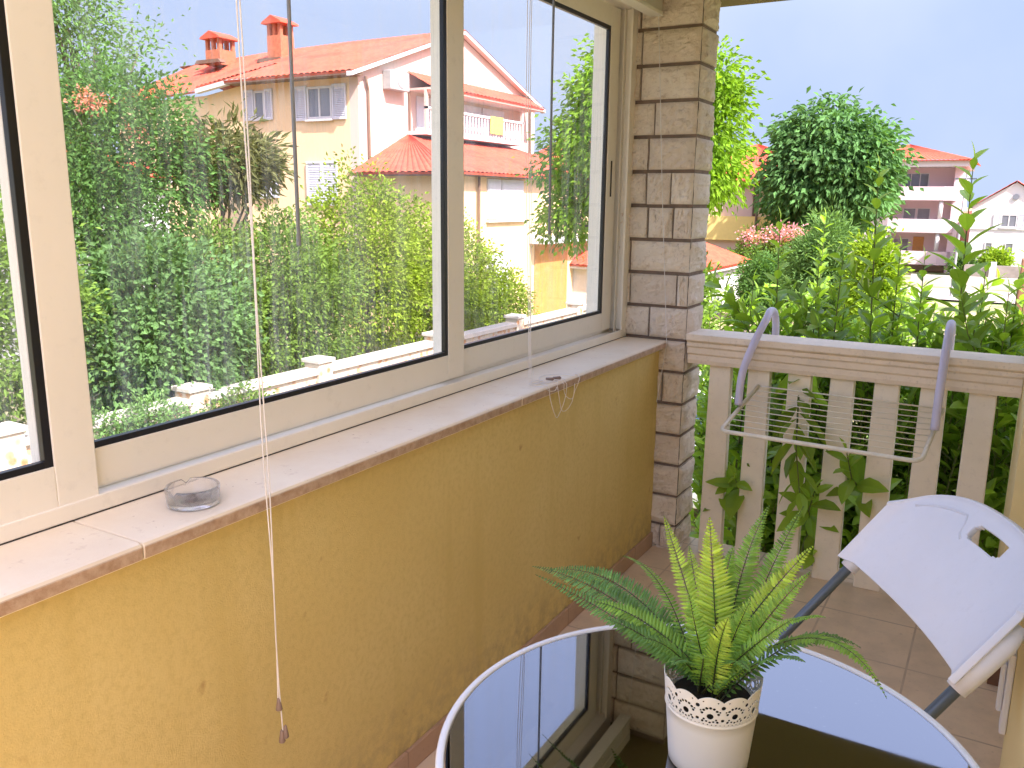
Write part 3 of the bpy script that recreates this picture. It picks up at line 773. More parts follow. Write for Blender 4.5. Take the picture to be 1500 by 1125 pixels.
def limbs(parent, base, top, r, blobs, seed, nb=7, name="trunk"):
    rnd = random.Random(seed); b = MB(); base = Vector(base); top = Vector(top)
    b.tube([base, base.lerp(top, .35) + Vector((rnd.uniform(-.08, .08), rnd.uniform(-.08, .08), 0)), base.lerp(top, .7) + Vector((rnd.uniform(-.15, .15), rnd.uniform(-.15, .15), 0)), top], [r, r * .8, r * .55, r * .2], 9)
    for k in range(nb):
        c, q = rnd.choice(blobs); s0 = base.lerp(top, rnd.uniform(.35, .85))
        e = Vector(c) + Vector((rnd.uniform(-.8, .8) * q[0], rnd.uniform(-.8, .8) * q[1], rnd.uniform(-.5, .8) * q[2]))
        md = s0.lerp(e, .5) + Vector((0, 0, .12))
        b.tube([s0, md, e], [r * .42, r * .25, r * .07], 6)
    return part(parent, b, name, m_bark, smooth=True)
def bush(name, label, cat, x, y, rx, ry, ztop, m, seed, zb=None, ln=.085, wd=.04, clumps=330, per=24, group=None, cr=.34, extra=(), droop=.1, zmin=-9, lump=.22):
    z0 = gh(x, y) if zb is None else zb
    t = thing(name, label, cat, (x, y, z0), group)
    h = ztop - z0; blobs = [((x, y, z0 + h * .55), (rx, ry, h * .47))] + list(extra)
    limbs(t, (x, y, z0 - .05), (x, y, z0 + h * .7), .07, blobs, seed, 6, "stem")
    crown(t, "foliage", blobs, int(clumps * 1.5), int(per * 1.3), ln * 1.3, wd * 1.45, cr, m, seed, droop=droop, zmin=zmin, lump=lump)
    return t
m_lf_hedge = leafmat("privet_leaf", (0.195, 0.280, 0.027), .35, .7, .15); m_lf_mid = leafmat("shrub_leaf", (0.128, 0.215, 0.037), .35, .7, .15); m_lf_blue = leafmat("bluish_leaf", (0.105, 0.202, 0.069), .35, .7, .15)
m_lf_dark = leafmat("dark_tree_leaf", (0.083, 0.176, 0.044), .35, .7, .15); m_lf_pale = leafmat("pale_tree_leaf", (0.128, 0.234, 0.075), .35, .7, .15); m_lf_brown = leafmat("loquat_leaf", (.12, .13, .05), .35, .7, .2)
m_lf_chest = leafmat("chestnut_leaf", (.085, .19, .06), .3, .7, .2); m_lf_walnut = leafmat("walnut_leaf", (.17, .31, .025), .45, .7, .15); m_lf_yel = leafmat("yellow_green_leaf", (.22, .34, .03), .45, .7, .15)
m_pink = leafmat("pink_petal", (.72, .34, .40), .4); m_orange = leafmat("orange_petal", (.85, .22, .05), .4); m_red = leafmat("red_petal", (.62, .25, .18), .4)

G1 = "shrubs behind the low garden wall"
bush("privet_shrub", "tallest yellow-green shrub of the hedge seen through the middle pane", "shrub", -13.3, 16.0, 1.25, 1.75, 2.0, m_lf_hedge, 21, clumps=420, group=G1)
bush("privet_shrub", "bright green shrub seen on both sides of the window's middle stile", "shrub", -13.4, 19.2, 1.2, 1.9, 1.25, m_lf_hedge, 22, clumps=360, group=G1)
bush("privet_shrub", "small low green shrub at the right end of the hedge", "shrub", -13.2, 21.7, 1.0, 1.3, -.55, m_lf_hedge, 23, clumps=200, group=G1)
bush("broadleaf_shrub", "green shrub with brownish tips behind the hanging blind cord", "shrub", -13.1, 13.3, 1.2, 1.6, 1.15, m_lf_mid, 24, clumps=380, group=G1)
bush("broadleaf_shrub", "blue-green shrub spilling over the low garden wall, just right of the wide window stile", "shrub", -12.75, 9.6, 1.15, 1.75, .75, m_lf_blue, 25, ln=.095, wd=.055, clumps=420, group=G1)
bush("broadleaf_shrub", "mid-green shrub between the blue-green shrub and the brownish-tipped one", "shrub", -13.3, 11.5, 1.0, 1.2, .95, m_lf_mid, 26, clumps=280, group=G1)
bush("broadleaf_shrub", "green shrub filling the leftmost pane of the window", "shrub", -12.9, 6.4, 1.2, 1.9, 1.6, m_lf_mid, 27, clumps=330, group=G1)
bush("trailing_shrub", "low pale green plant trailing over the stone of the garden wall", "shrub", -11.25, 8.2, .32, 1.0, -1.55, m_lf_pale, 28, clumps=90, cr=.2, ln=.06, wd=.03)
bush("trailing_shrub", "low green plant leaning on the garden wall below the hanging blind cord", "shrub", -11.25, 10.1, .25, .8, -1.75, m_lf_mid, 29, clumps=60, cr=.2, ln=.06, wd=.03)

def tree(name, label, x, y, blobs, m, seed, ln, wd, clumps, per, cr, r=.15, droop=.2, lump=.22, zt=None, inner=.3, flat=.8, cat="tree"):
    z0 = gh(x, y); t = thing(name, label, cat, (x, y, z0))
    zt = zt or blobs[0][0][2]
    limbs(t, (x, y, z0 - .05), (blobs[0][0][0], blobs[0][0][1], zt), r, blobs, seed, 9)
    crown(t, "crown", blobs, clumps, per, ln, wd, cr, m, seed, droop=droop, lump=lump, inner=inner, flat=flat)
    return t
tree("garden_tree", "dense dark green tree at the left of the window view, beside the wide window stile", -14.6, 10.9, [((-14.6, 10.6, 2.1), (1.3, 1.6, 1.9)), ((-14.4, 9.6, 1.0), (1.1, 1.0, 1.6))], m_lf_dark, 31, .12, .055, 760, 28, .42)
tree("feathery_tree", "tall pale tree with thin loose foliage against the sky at the top left", -16.6, 11.3, [((-16.6, 11.2, 4.4), (1.3, 1.2, 1.5)), ((-16.4, 10.4, 5.6), (1.0, .9, 1.2)), ((-16.3, 10.4, 3.0), (.9, .7, 1.0))], m_lf_pale, 32, .11, .045, 560, 22, .46, lump=.35)
tree("loquat_tree", "brownish loquat tree with long leaf rosettes in front of the peach house", -14.4, 12.7, [((-14.4, 12.7, 2.3), (.9, 1.15, .75)), ((-14.3, 13.6, 2.2), (.5, .5, .5))], m_lf_brown, 33, .26, .06, 260, 15, .30, lump=.3, r=.08)
t = thing("rose_cluster", "few dusty pink blossoms at the top of the dark green tree", "flowers", (-14.2, 9.9, 3.1)); crown(t, "blossom", [((-14.0, 9.6, 3.2), (.15, .35, .18)), ((-13.9, 10.4, 2.8), (.1, .2, .15))], 12, 26, .06, .05, .17, m_red, 34)
tree("walnut_tree", "light green walnut tree with drooping leaves behind the stone pillar", -6.7, 17.0, [((-6.8, 17, 2.9), (1.7, 1.5, 1.6)), ((-5.5, 17.2, 3.0), (.85, 1.0, 1.0)), ((-5.35, 17.0, 2.1), (.62, .9, .55)), ((-5.35, 17, 3.9), (.45, .6, .6)), ((-8.2, 17.1, 2.5), (.9, .9, .95)), ((-7.3, 17, 4.0), (.8, 1.0, .9)), ((-8.3, 17.0, 1.2), (.75, .7, .55))], m_lf_walnut, 35, .15, .07, 900, 26, .36, droop=.7, r=.16)
tree("chestnut_tree", "big round dark green chestnut tree standing clear against the sky", -7.1, 40.0, [((-7.15, 40, 2.9), (2.35, 2.3, 3.0)), ((-6.2, 39.6, 3.1), (1.5, 1.5, 1.9)), ((-8.1, 39.7, 2.4), (1.4, 1.5, 2.0))], m_lf_chest, 36, .34, .17, 420, 52, .80, droop=.9, r=.22, lump=.16, inner=.25, flat=.5)
t = bush("oleander_shrub", "dark green oleander with pale pink blossom at its top, left of the round bushy shrub", "shrub", -8.75, 37.5, 1.75, 1.3, .40, m_lf_mid, 41, ln=.16, wd=.045, clumps=260, per=20)
crown(t, "blossom", [((-8.1, 36.9, .30), (.8, .5, .3)), ((-9.6, 37, .10), (.6, .4, .25))], 60, 22, .10, .10, .30, m_pink, 42)
bush("feathery_shrub", "round blue-green shrub under the chestnut tree", "shrub", -4.6, 26.0, .95, .9, 1.05, m_lf_pale, 43, ln=.15, wd=.03, clumps=280, per=26)
bush("yellow_shrub", "bright yellow-green shrub behind the tallest laurel shoots", "shrub", -2.95, 24.0, .5, .6, .55, m_lf_yel, 44, ln=.12, wd=.05, clumps=220)
bush("garden_shrub", "dark green shrub beside the red-roofed garage", "shrub", -7.55, 31.0, .75, .8, -.25, m_lf_dark, 45, clumps=220, ln=.1)
bush("garden_shrub", "green shrub in front of the red-roofed garage, half hidden by the pillar", "shrub", -4.45, 13.6, .30, .45, .60, m_lf_mid, 46, clumps=140, ln=.08)
bush("orange_flower_shrub", "small shrub with orange flowers glimpsed between the laurel leaves", "shrub", -2.35, 10.4, .5, .5, -.35, m_lf_yel, 47, clumps=110)
t = thing("orange_blossom", "orange blossoms on the small shrub behind the handrail", "flowers", (-2.3, 10.2, -.2)); crown(t, "blossom", [((-2.3, 10.1, -.1), (.28, .25, .14))], 16, 16, .06, .05, .14, m_orange, 48)

# garden wall
def rubble():
    m, n, o = mat("orange_white_rubble"); p = N(n, "ShaderNodeBsdfPrincipled"); v = coords(n)
    vo = N(n, "ShaderNodeTexVoronoi", feature='F1'); vo.inputs['Scale'].default_value = 6; L(n, v, vo.inputs['Vector'])
    r = N(n, "ShaderNodeMapRange"); r.inputs[1].default_value = .25; r.inputs[2].default_value = .5; L(n, vo.outputs['Distance'], r.inputs[0])
    c = mixc(n, r.outputs[0], mixc(n, noise(n, v, 5, 3, .6, .4, .6), (.42, .19, .08), (.50, .33, .20)), (.52, .46, .38))
    L(n, c, p.inputs['Base Color']); p.inputs['Roughness'].default_value = .9
    L(n, bump(n, r.outputs[0], -.6, .03), p.inputs['Normal']); L(n, p.outputs[0], o.inputs[0]); return m
m_rubble = rubble(); m_cap = plain("white_concrete_cap", (.52, .49, .45), .8, var=.08, vs=3, grime=.15)
gw = thing("garden_wall", "low wall of orange and white rubble stone with a white coping, below the hedge", "wall", (-11.55, 10, -2.6))
part(gw, MB().box(-11.68, -11.45, -4, 25.5, -2.65, -1.80), "rubble_body", m_rubble)
part(gw, MB().box(-11.74, -11.38, -4, 25.5, -1.80, -1.68), "coping", m_cap, bevel=.015)
for y in (3.0, 6.2, 9.35, 12.4, 16.4, 20.2, 24.0):
    part(gw, MB().box(-11.76, -11.37, y - .2, y + .2, -2.62, -1.58), "post", m_rubble, bevel=.02)
    part(gw, MB().box(-11.80, -11.33, y - .24, y + .24, -1.58, -1.50), "post_cap", m_cap, bevel=.015)

# ------------------------------------------------------------------ buildings
def roofmat(name, a, b):
    m, n, o = mat(name); p = N(n, "ShaderNodeBsdfPrincipled"); v = coords(n)
    c = mixc(n, noise(n, v, 4.5, 3, .8, .35, .65), a, b); c = mixc(n, noise(n, v, .7, 4, .6, .5, .75), c, tuple(x * .7 for x in a))
    L(n, c, p.inputs['Base Color']); p.inputs['Roughness'].default_value = .8; L(n, p.outputs[0], o.inputs[0]); return m
m_roof = roofmat("red_clay_tiles", (.46, .062, .030), (.53, .10, .05)); m_eave = plain("dark_eave", (.16, .09, .06), .8)
m_peach = plain("peach_render", (.80, .57, .34), .9, var=.05, vs=.8, grime=.06); m_pinkw = plain("pale_pink_render", (.62, .47, .41), .9, var=.04, vs=.8, grime=.06)
m_white = plain("white_render", (.60, .59, .60), .9, var=.04, vs=.6, grime=.06); m_shut = plain("white_shutters", (.60, .60, .66), .6, var=.04)
m_wglass = dark_glass("house_window_glass", (.20, .21, .25)); m_curtain = plain("pale_curtain", (.5, .5, .52), .9)
m_pipe = plain("brown_gutter", (.20, .12, .08), .5); m_brick = plain("chimney_brick", (.52, .17, .09), .9, var=.25, vs=9, grime=.4)
m_brown = plain("dark_brown_timber", (.13, .07, .045), .7, var=.2); m_orangewood = plain("orange_timber", (.55, .27, .08), .6, var=.12, vs=5)
m_yellowr = plain("yellow_render", (.80, .62, .22), .9, var=.05)
def roof_face(mb, A, B, D, C, tile=.24, rows=7, amp=.035):
    """corrugated tiles on the quad: eave A-B, top edge D(over A)-C(over B)"""
    A, B, C, D = map(Vector, (A, B, C, D)); n = (B - A).cross(D - A)
    if n.length < 1e-6: n = (B - A).cross(C - A)
    n.normalize(); n = n if n.z > 0 else -n
    cnt = max(2, int((B - A).length / tile)); nu = cnt * 4
    def f(u, v):
        p = A.lerp(B, u).lerp(D.lerp(C, u), v); ph = (u * cnt) % 1.0
        return p + n * (amp * abs(math.sin(math.pi * ph)) * (1.0 if v < .999 else .6) + .012 * ((v * rows) % 1.0 < .5))
    mb.grid(f, nu, rows * 2)
    # closed edge at the eave
    k = len(mb.v); mb.v += [tuple(A - n * .06), tuple(B - n * .06), tuple(B + n * .01), tuple(A + n * .01)]; mb.f.append((k, k + 1, k + 2, k + 3))
def win_y(parent, x0, x1, z0, z1, y, mull=1, shut=(), frame=None, name="window", open_=True):
    """window in a wall facing -y, its outer face at y"""
    fr = MB(); f = .07; 
    fr.box(x0, x0 + f, y - .05, y - .002, z0, z1); fr.box(x1 - f, x1, y - .05, y - .002, z0, z1)
    fr.box(x0 + f, x1 - f, y - .05, y - .002, z0, z0 + f); fr.box(x0 + f, x1 - f, y - .05, y - .002, z1 - f, z1)
    for k in range(mull):
        xm = x0 + (x1 - x0) * (k + 1) / (mull + 1); fr.box(xm - .035, xm + .035, y - .048, y - .002, z0 + f, z1 - f)
    fr.box(x0 - .05, x1 + .05, y - .12, y - .052, z0 - .07, z0 - .004)
    w_ = part(parent, fr, name, frame or m_white)
    g = MB().box(x0 + f, x1 - f, y - .022, y - .004, z0 + f, z1 - f).build("pane", m_wglass); g.parent = w_; g.matrix_parent_inverse = Matrix.Identity(4)
    for (a, b) in shut: shutter_y(parent, a, b, z0 - .04, z1 + .04, y)
    return w_
def shutter_y(parent, a, b, z0, z1, y):
    s_ = MB(); s_.box(a, a + .05, y - .07, y - .03, z0, z1); s_.box(b - .05, b, y - .07, y - .03, z0, z1)
    s_.box(a + .05, b - .05, y - .07, y - .03, z0, z0 + .07); s_.box(a + .05, b - .05, y - .07, y - .03, z1 - .07, z1)
    n = int((z1 - z0 - .14) / .055)
    for k in range(n):
        z = z0 + .07 + k * .055; s_.prism([(y - .062, z), (y - .034, z + .045), (y - .030, z + .045), (y - .058, z)], 'x', a + .05, b - .05)
    s_.box(a + .05, b - .05, y - .032, y - .028, z0 + .07, z1 - .07)
    return part(parent, s_, "shutter", m_shut)
def swapxy(o_list, x):  # turn builders for walls facing -y into walls facing +x
    pass
def panel_x(parent, name, y0, y1, z0, z1, x, m, d=.05, louv=False):
    b = MB(); b.box(x + .002, x + d, y0, y1, z0, z1)
    if louv:
        for k in range(int((z1 - z0 - .1) / .06)):
            z = z0 + .06 + k * .06; b.box(x + d + .0005, x + d + .014, y0 + .05, y1 - .05, z, z + .03)
    return part(parent, b, name, m)
def pipe(parent, pts, r=.045, m=None): return part(parent, MB().tube(pts, r, 8), "downpipe", m or m_pipe)
def ac_unit(parent, x, y, z, facing='y', s=.8):
    b = MB()
    if facing == 'y': b.box(x - s / 2, x + s / 2, y - .32, y - .02, z, z + .58)
    else: b.box(x + .02, x + .34, y - s / 2, y + s / 2, z, z + .58)
    o = part(parent, b, "air_conditioner", plain_acbody, bevel=.02)
    g = MB(); 
    if facing == 'y': g.tube([(x + .08, y - .325, z + .29), (x + .08, y - .335, z + .29)], .21, 16)
    else: g.tube([(x + .345, y + .08, z + .29), (x + .355, y + .08, z + .29)], .21, 16)
    k = g.build("fan_grille", plain_grille); k.parent = o; k.matrix_parent_inverse = Matrix.Identity(4)
plain_acbody = plain('grey_white_casing', (.38, .38, .38), .6)
plain_grille = plain("grey_grille", (.35, .36, .38), .6)

def peach_house():
    t = thing("peach_house", "large peach house with red tiled roofs and two brick chimneys, seen through the window", "house", (-20, 26, -2.6))
    # walls: main block, set-back wing, front extension
    main = MB().prism([(21.5, -2.65), (32.9, -2.65), (32.9, 5.42), (27.2, 7.36), (21.5, 5.42)], 'x', -18.35, -18.0)
    part(t, main, "gable_wall", m_pinkw)
    part(t, MB().box(-23.1, -18.35, 21.5, 32.9, -2.65, 5.44), "front_wall", m_peach)
    wing = MB().prism([(-33, -2.65), (-23.1, -2.65), (-23.1, 6.02), (-27.6, 5.40), (-33, 5.3)], 'y', 23.9, 32.5)
    part(t, wing, "wing_wall", m_peach)
    part(t, MB().prism([(-23.0, 6.06), (-27.6, 5.44), (-27.6, 5.60), (-23.0, 6.22)], 'y', 23.40, 23.62), "verge_board", m_white)
    r = MB(); rz = 7.52
    roof_face(r, (-23.3, 20.95, 5.36), (-17.75, 20.95, 5.36), (-23.3, 27.2, rz), (-17.75, 27.2, rz))
    roof_face(r, (-27.6, 23.45, 5.66), (-23.3, 23.45, 6.24), (-27.6, 27.2, rz - .08), (-23.3, 27.2, rz))
    roof_face(r, (-34.5, 24.0, 5.30), (-27.6, 23.6, 5.55), (-32.0, 27.2, rz - .3), (-27.6, 27.2, rz - .08))
    roof_face(r, (-17.75, 33.45, 5.36), (-33, 33.45, 5.36), (-17.75, 27.2, rz), (-33, 27.2, rz - .3), tile=.4)
    part(t, r, "roof", m_roof, recalc=False)
    part(t, MB().box(-23.3, -17.8, 20.97, 21.5, 5.26, 5.33), "eaves", m_eave)
    # gable verge
    part(t, MB().prism([(20.95, 5.22), (27.2, 7.38), (33.45, 5.22), (33.45, 5.35), (27.2, 7.50), (20.95, 5.35)], 'x', -17.98, -17.76), "verge_board", m_white)
    # extension with its hipped roof
    part(t, MB().box(-18.0, -14.2, 21.4, 31.8, -2.65, 2.36), "extension_wall", m_peach)
    e = MB()
    roof_face(e, (-18.0, 20.95, 2.36), (-13.8, 20.95, 2.36), (-18.0, 24.0, 3.68), (-17.9, 24.0, 3.68))
    roof_face(e, (-13.8, 20.95, 2.36), (-13.8, 32.2, 2.36), (-17.95, 24.0, 3.68), (-17.95, 30.4, 3.68))
    roof_face(e, (-13.8, 32.2, 2.36), (-18, 32.2, 2.36), (-17.95, 30.4, 3.68), (-17.96, 30.4, 3.68))
    part(t, e, "extension_roof", m_roof, recalc=False)
    part(t, MB().box(-18.0, -13.86, 20.98, 32.15, 2.27, 2.345), "eaves", m_eave)
    # facade windows
    win_y(t, -20.09, -19.05, 4.06, 5.05, 21.5, 1, [(-20.62, -20.12), (-19.02, -18.46)])
    win_y(t, -22.46, -21.98, 4.15, 5.05, 21.5, 0, [(-22.95, -22.48), (-21.96, -21.62)])
    win_y(t, -22.42, -21.9, 1.62, 2.6, 21.5, 0, [(-22.9, -22.45), (-21.86, -21.5)])
    shutter_y(t, -20.22, -19.57, 1.35, 2.75, 21.5); shutter_y(t, -19.55, -18.9, 1.35, 2.75, 21.5)
    shutter_y(t, -25.5, -24.95, 4.3, 5.62, 23.9); shutter_y(t, -24.9, -24.3, 4.3, 5.62, 23.9)
    win_y(t, -24.5, -23.8, 1.7, 2.8, 23.9, 0, [(-25.1, -24.55)])
    # gable side: balcony with canopy
    cp = MB(); roof_face(cp, (-17.0, 24.0, 5.22), (-17.0, 31.9, 5.22), (-17.98, 24.0, 5.72), (-17.98, 31.9, 5.72), rows=3)
    part(t, cp, "canopy_roof", m_roof, recalc=False)
    part(t, MB().box(-17.99, -17.05, 24.0, 31.9, 5.12, 5.19), "canopy_beam", m_pinkw)
    part(t, MB().box(-17.99, -17.2, 24.0, 30.6, 3.70, 3.82), "balcony_slab", m_white)
    rl = MB().box(-17.30, -17.20, 24.0, 30.6, 4.52, 4.60)
    for k in range(33): rl.tube([(-17.25, 24.1 + k * .2, 3.82), (-17.25, 24.1 + k * .2, 4.05), (-17.25, 24.1 + k * .2, 4.3), (-17.25, 24.1 + k * .2, 4.52)], [.03, .055, .035, .03], 6)
    part(t, rl, "balustrade", m_white)
    for y in (24.05, 30.5): part(t, MB().box(-17.3, -17.2, y - .05, y + .05, 3.82, 5.12), "post", m_pinkw)
    for a, b, mm in ((24.5, 25.4, m_shut), (25.5, 26.3, m_wglass), (27.2, 28.6, m_shut)): panel_x(t, "balcony_door", a, b, 3.84, 5.0, -18.0, mm)
    panel_x(t, "balcony_curtain", 28.7, 30.3, 3.9, 5.0, -18.0, m_shut)
    ac_unit(t, -18.0, 23.2, 5.02, 'x', 1.0)
    pipe(t, [(-17.9, 21.75, 5.3), (-17.9, 21.8, 5.1), (-17.93, 21.9, 4.9), (-17.93, 21.9, 2.7)]); pipe(t, [(-17.93, 32.4, 5.3), (-17.93, 32.4, 2.7)])
    pipe(t, [(-14.1, 22.35, 2.3), (-14.1, 22.35, -.8)]); pipe(t, [(-17.93, 24.05, 5.1), (-17.93, 24.05, 3.8)], .035)
    # extension openings on the side facing the balcony
    panel_x(t, "shutter", 22.95, 23.75, 1.0, 2.22, -14.2, m_shut, louv=True); panel_x(t, "shutter", 23.8, 25.2, 1.0, 2.22, -14.2, m_shut, louv=True)
    panel_x(t, "window_sill", 22.9, 25.3, .9, .97, -14.2, m_white, d=.12)
    panel_x(t, "shutter", 22.9, 24.3, -1.75, -.1, -14.2, m_shut, louv=True)
    panel_x(t, "garage_door", 26.1, 28.6, -2.5, .10, -14.2, m_orangewood, d=.04)
    panel_x(t, "door_lintel", 25.7, 31.7, .14, .36, -14.2, m_white, d=.6)
    panel_x(t, "side_door", 29.8, 31.3, -1.9, -.35, -14.2, m_shut)
    # chimneys
    for x, y, zb, zt, s in ((-29.2, 26.2, 6.9, 7.9, .42), (-25.6, 26.0, 6.7, 8.15, .36)):
        c = MB().box(x - s, x + s, y - s, y + s, zb, zt - .42)
        for dx in (-1, 0, 1):
            for dy in (-1, 1): c.box(x + dx * (s - .08) - .07, x + dx * (s - .08) + .07, y + dy * (s - .08) - .07, y + dy * (s - .08) + .07, zt - .42, zt)
        ch = part(t, c, "chimney", m_brick)
        cc = MB().prism([(x - s - .16, zt), (x + s + .16, zt), (x + s + .12, zt + .07), (x, zt + .30), (x - s - .12, zt + .07)], 'y', y - s - .14, y + s + .14).build("chimney_cap", m_roof); cc.parent = ch; cc.matrix_parent_inverse = Matrix.Identity(4)
        fl = MB().prism([(x - s - .35, zb + .02), (x + s + .35, zb + .02), (x + s + .2, zb + .16), (x - s - .2, zb + .16)], 'y', y - s - .3, y - s - .01).build("chimney_flashing", m_eave); fl.parent = ch; fl.matrix_parent_inverse = Matrix.Identity(4)
peach_house()
tw = MB(); tw.grid(lambda u, v: (-17.165 + .015 * math.sin(u * 9), 28.0 + .9 * u, 4.62 - .62 * v), 12, 6)
tag(tw.build("yellow_towel", plain("yellow_cloth", (.85, .72, .12), .9), solid=.01), "yellow towel hanging over the upstairs balustrade of the peach house", "towel")

def house(name, label, cat, x0, x1, y0, y1, ze, zr, wallm, roofm, kind='hip', over=.4, cols=None, ridge='x'):
    z0 = gh(0, y0) - .6; t = thing(name, label, cat, ((x0 + x1) / 2, (y0 + y1) / 2, z0 + .6))
    xm, ym = (x0 + x1) / 2, (y0 + y1) / 2
    if kind == 'gable_y':
        part(t, MB().prism([(x0, z0), (x1, z0), (x1, ze), (xm, zr - .1), (x0, ze)], 'y', y0, y1), "wall", wallm)
        r = MB(); a, b, c, d = x0 - over, x1 + over, y0 - .25, y1 + .25; zl = ze - (zr - ze) * over / (xm - x0)
        roof_face(r, (a, c, zl), (a, d, zl), (xm, c, zr), (xm, d, zr)); roof_face(r, (b, c, zl), (b, d, zl), (xm, c, zr), (xm, d, zr))
        part(t, r, "roof", roofm, recalc=False)
    else:
        part(t, MB().box(x0, x1, y0, y1, z0, ze), "wall", wallm)
        a, b, c, d = x0 - over, x1 + over, y0 - over, y1 + over; h = min(b - a, d - c) / 2 * .98
        r = MB()
        if (b - a) >= (d - c): p, q = (a + h, ym, zr), (b - h, ym, zr)
        else: p, q = (xm, c + h, zr), (xm, d - h, zr)
        if (b - a) >= (d - c):
            roof_face(r, (a, c, ze), (b, c, ze), p, q); roof_face(r, (b, d, ze), (a, d, ze), q, p); roof_face(r, (a, d, ze), (a, c, ze), p, p); roof_face(r, (b, c, ze), (b, d, ze), q, q)
        else:
            roof_face(r, (a, c, ze), (b, c, ze), p, p); roof_face(r, (b, d, ze), (a, d, ze), q, q); roof_face(r, (a, d, ze), (a, c, ze), q, p); roof_face(r, (b, c, ze), (b, d, ze), p, q)
        part(t, r, "roof", roofm, recalc=False)
        part(t, MB().box(a + .05, b - .05, c + .05, d - .05, ze - .14, ze - .02), "eaves", m_white)
    return t
house("background_house", "house with an orange-red roof glimpsed through the walnut tree's branches", "house", -30, -23, 52, 60, 3.6, 6.6, m_pinkw, m_roof)
h = house("background_house", "cream house with an orange-red roof peeping out left of the chestnut tree", "house", -20, -12, 58, 66, 4.0, 5.6, m_peach, m_roof)
h = house("white_outbuilding", "white building glimpsed through gaps in the trees at the left", "building", -25.5, -21.0, 8.5, 16.6, 2.1, 3.2, m_white, m_roof)
# garage
g = house("garage", "small white garage with a red tiled roof, just right of the stone pillar", "garage", -14.6, -9.4, 29.2, 35.2, -.75, .62, m_white, m_roof, over=.35)
panel_x(g, "garage_door", 30.0, 34.2, -2.55, -1.05, -9.4, m_white); pipe(g, [(-9.3, 34.9, -.85), (-9.3, 34.9, -2.6)], .05)
# cream building with veranda
h = house("cream_building", "cream and yellow building with a dark timber veranda between walnut and chestnut trees", "building", -15.5, -10.95, 42, 50, 2.6, 3.9, m_pinkw, m_roof)
part(h, MB().box(-15.48, -9.5, 41.7, 41.98, -.2, .95), "yellow_parapet", m_yellowr)
part(h, MB().box(-10.93, -8.2, 41.75, 46, 2.42, 2.60), "veranda_beam", m_brown)
vr = MB(); roof_face(vr, (-11.3, 41.4, 2.62), (-8.0, 41.4, 2.62), (-11.3, 45.5, 3.7), (-8.0, 45.5, 3.7)); part(h, vr, "veranda_roof", m_roof, recalc=False)
for x in (-10.75, -8.3): part(h, MB().box(x - .12, x + .12, 41.78, 41.98, .96, 2.41), "post", m_brown)
pipe(h, [(-10.4, 41.6, 2.5), (-10.62, 41.6, 1.9), (-10.62, 41.6, -.9)], .06)
part(h, MB().box(-10.93, -8.2, 45.5, 45.7, -.2, 2.4), "veranda_back_wall", m_white)

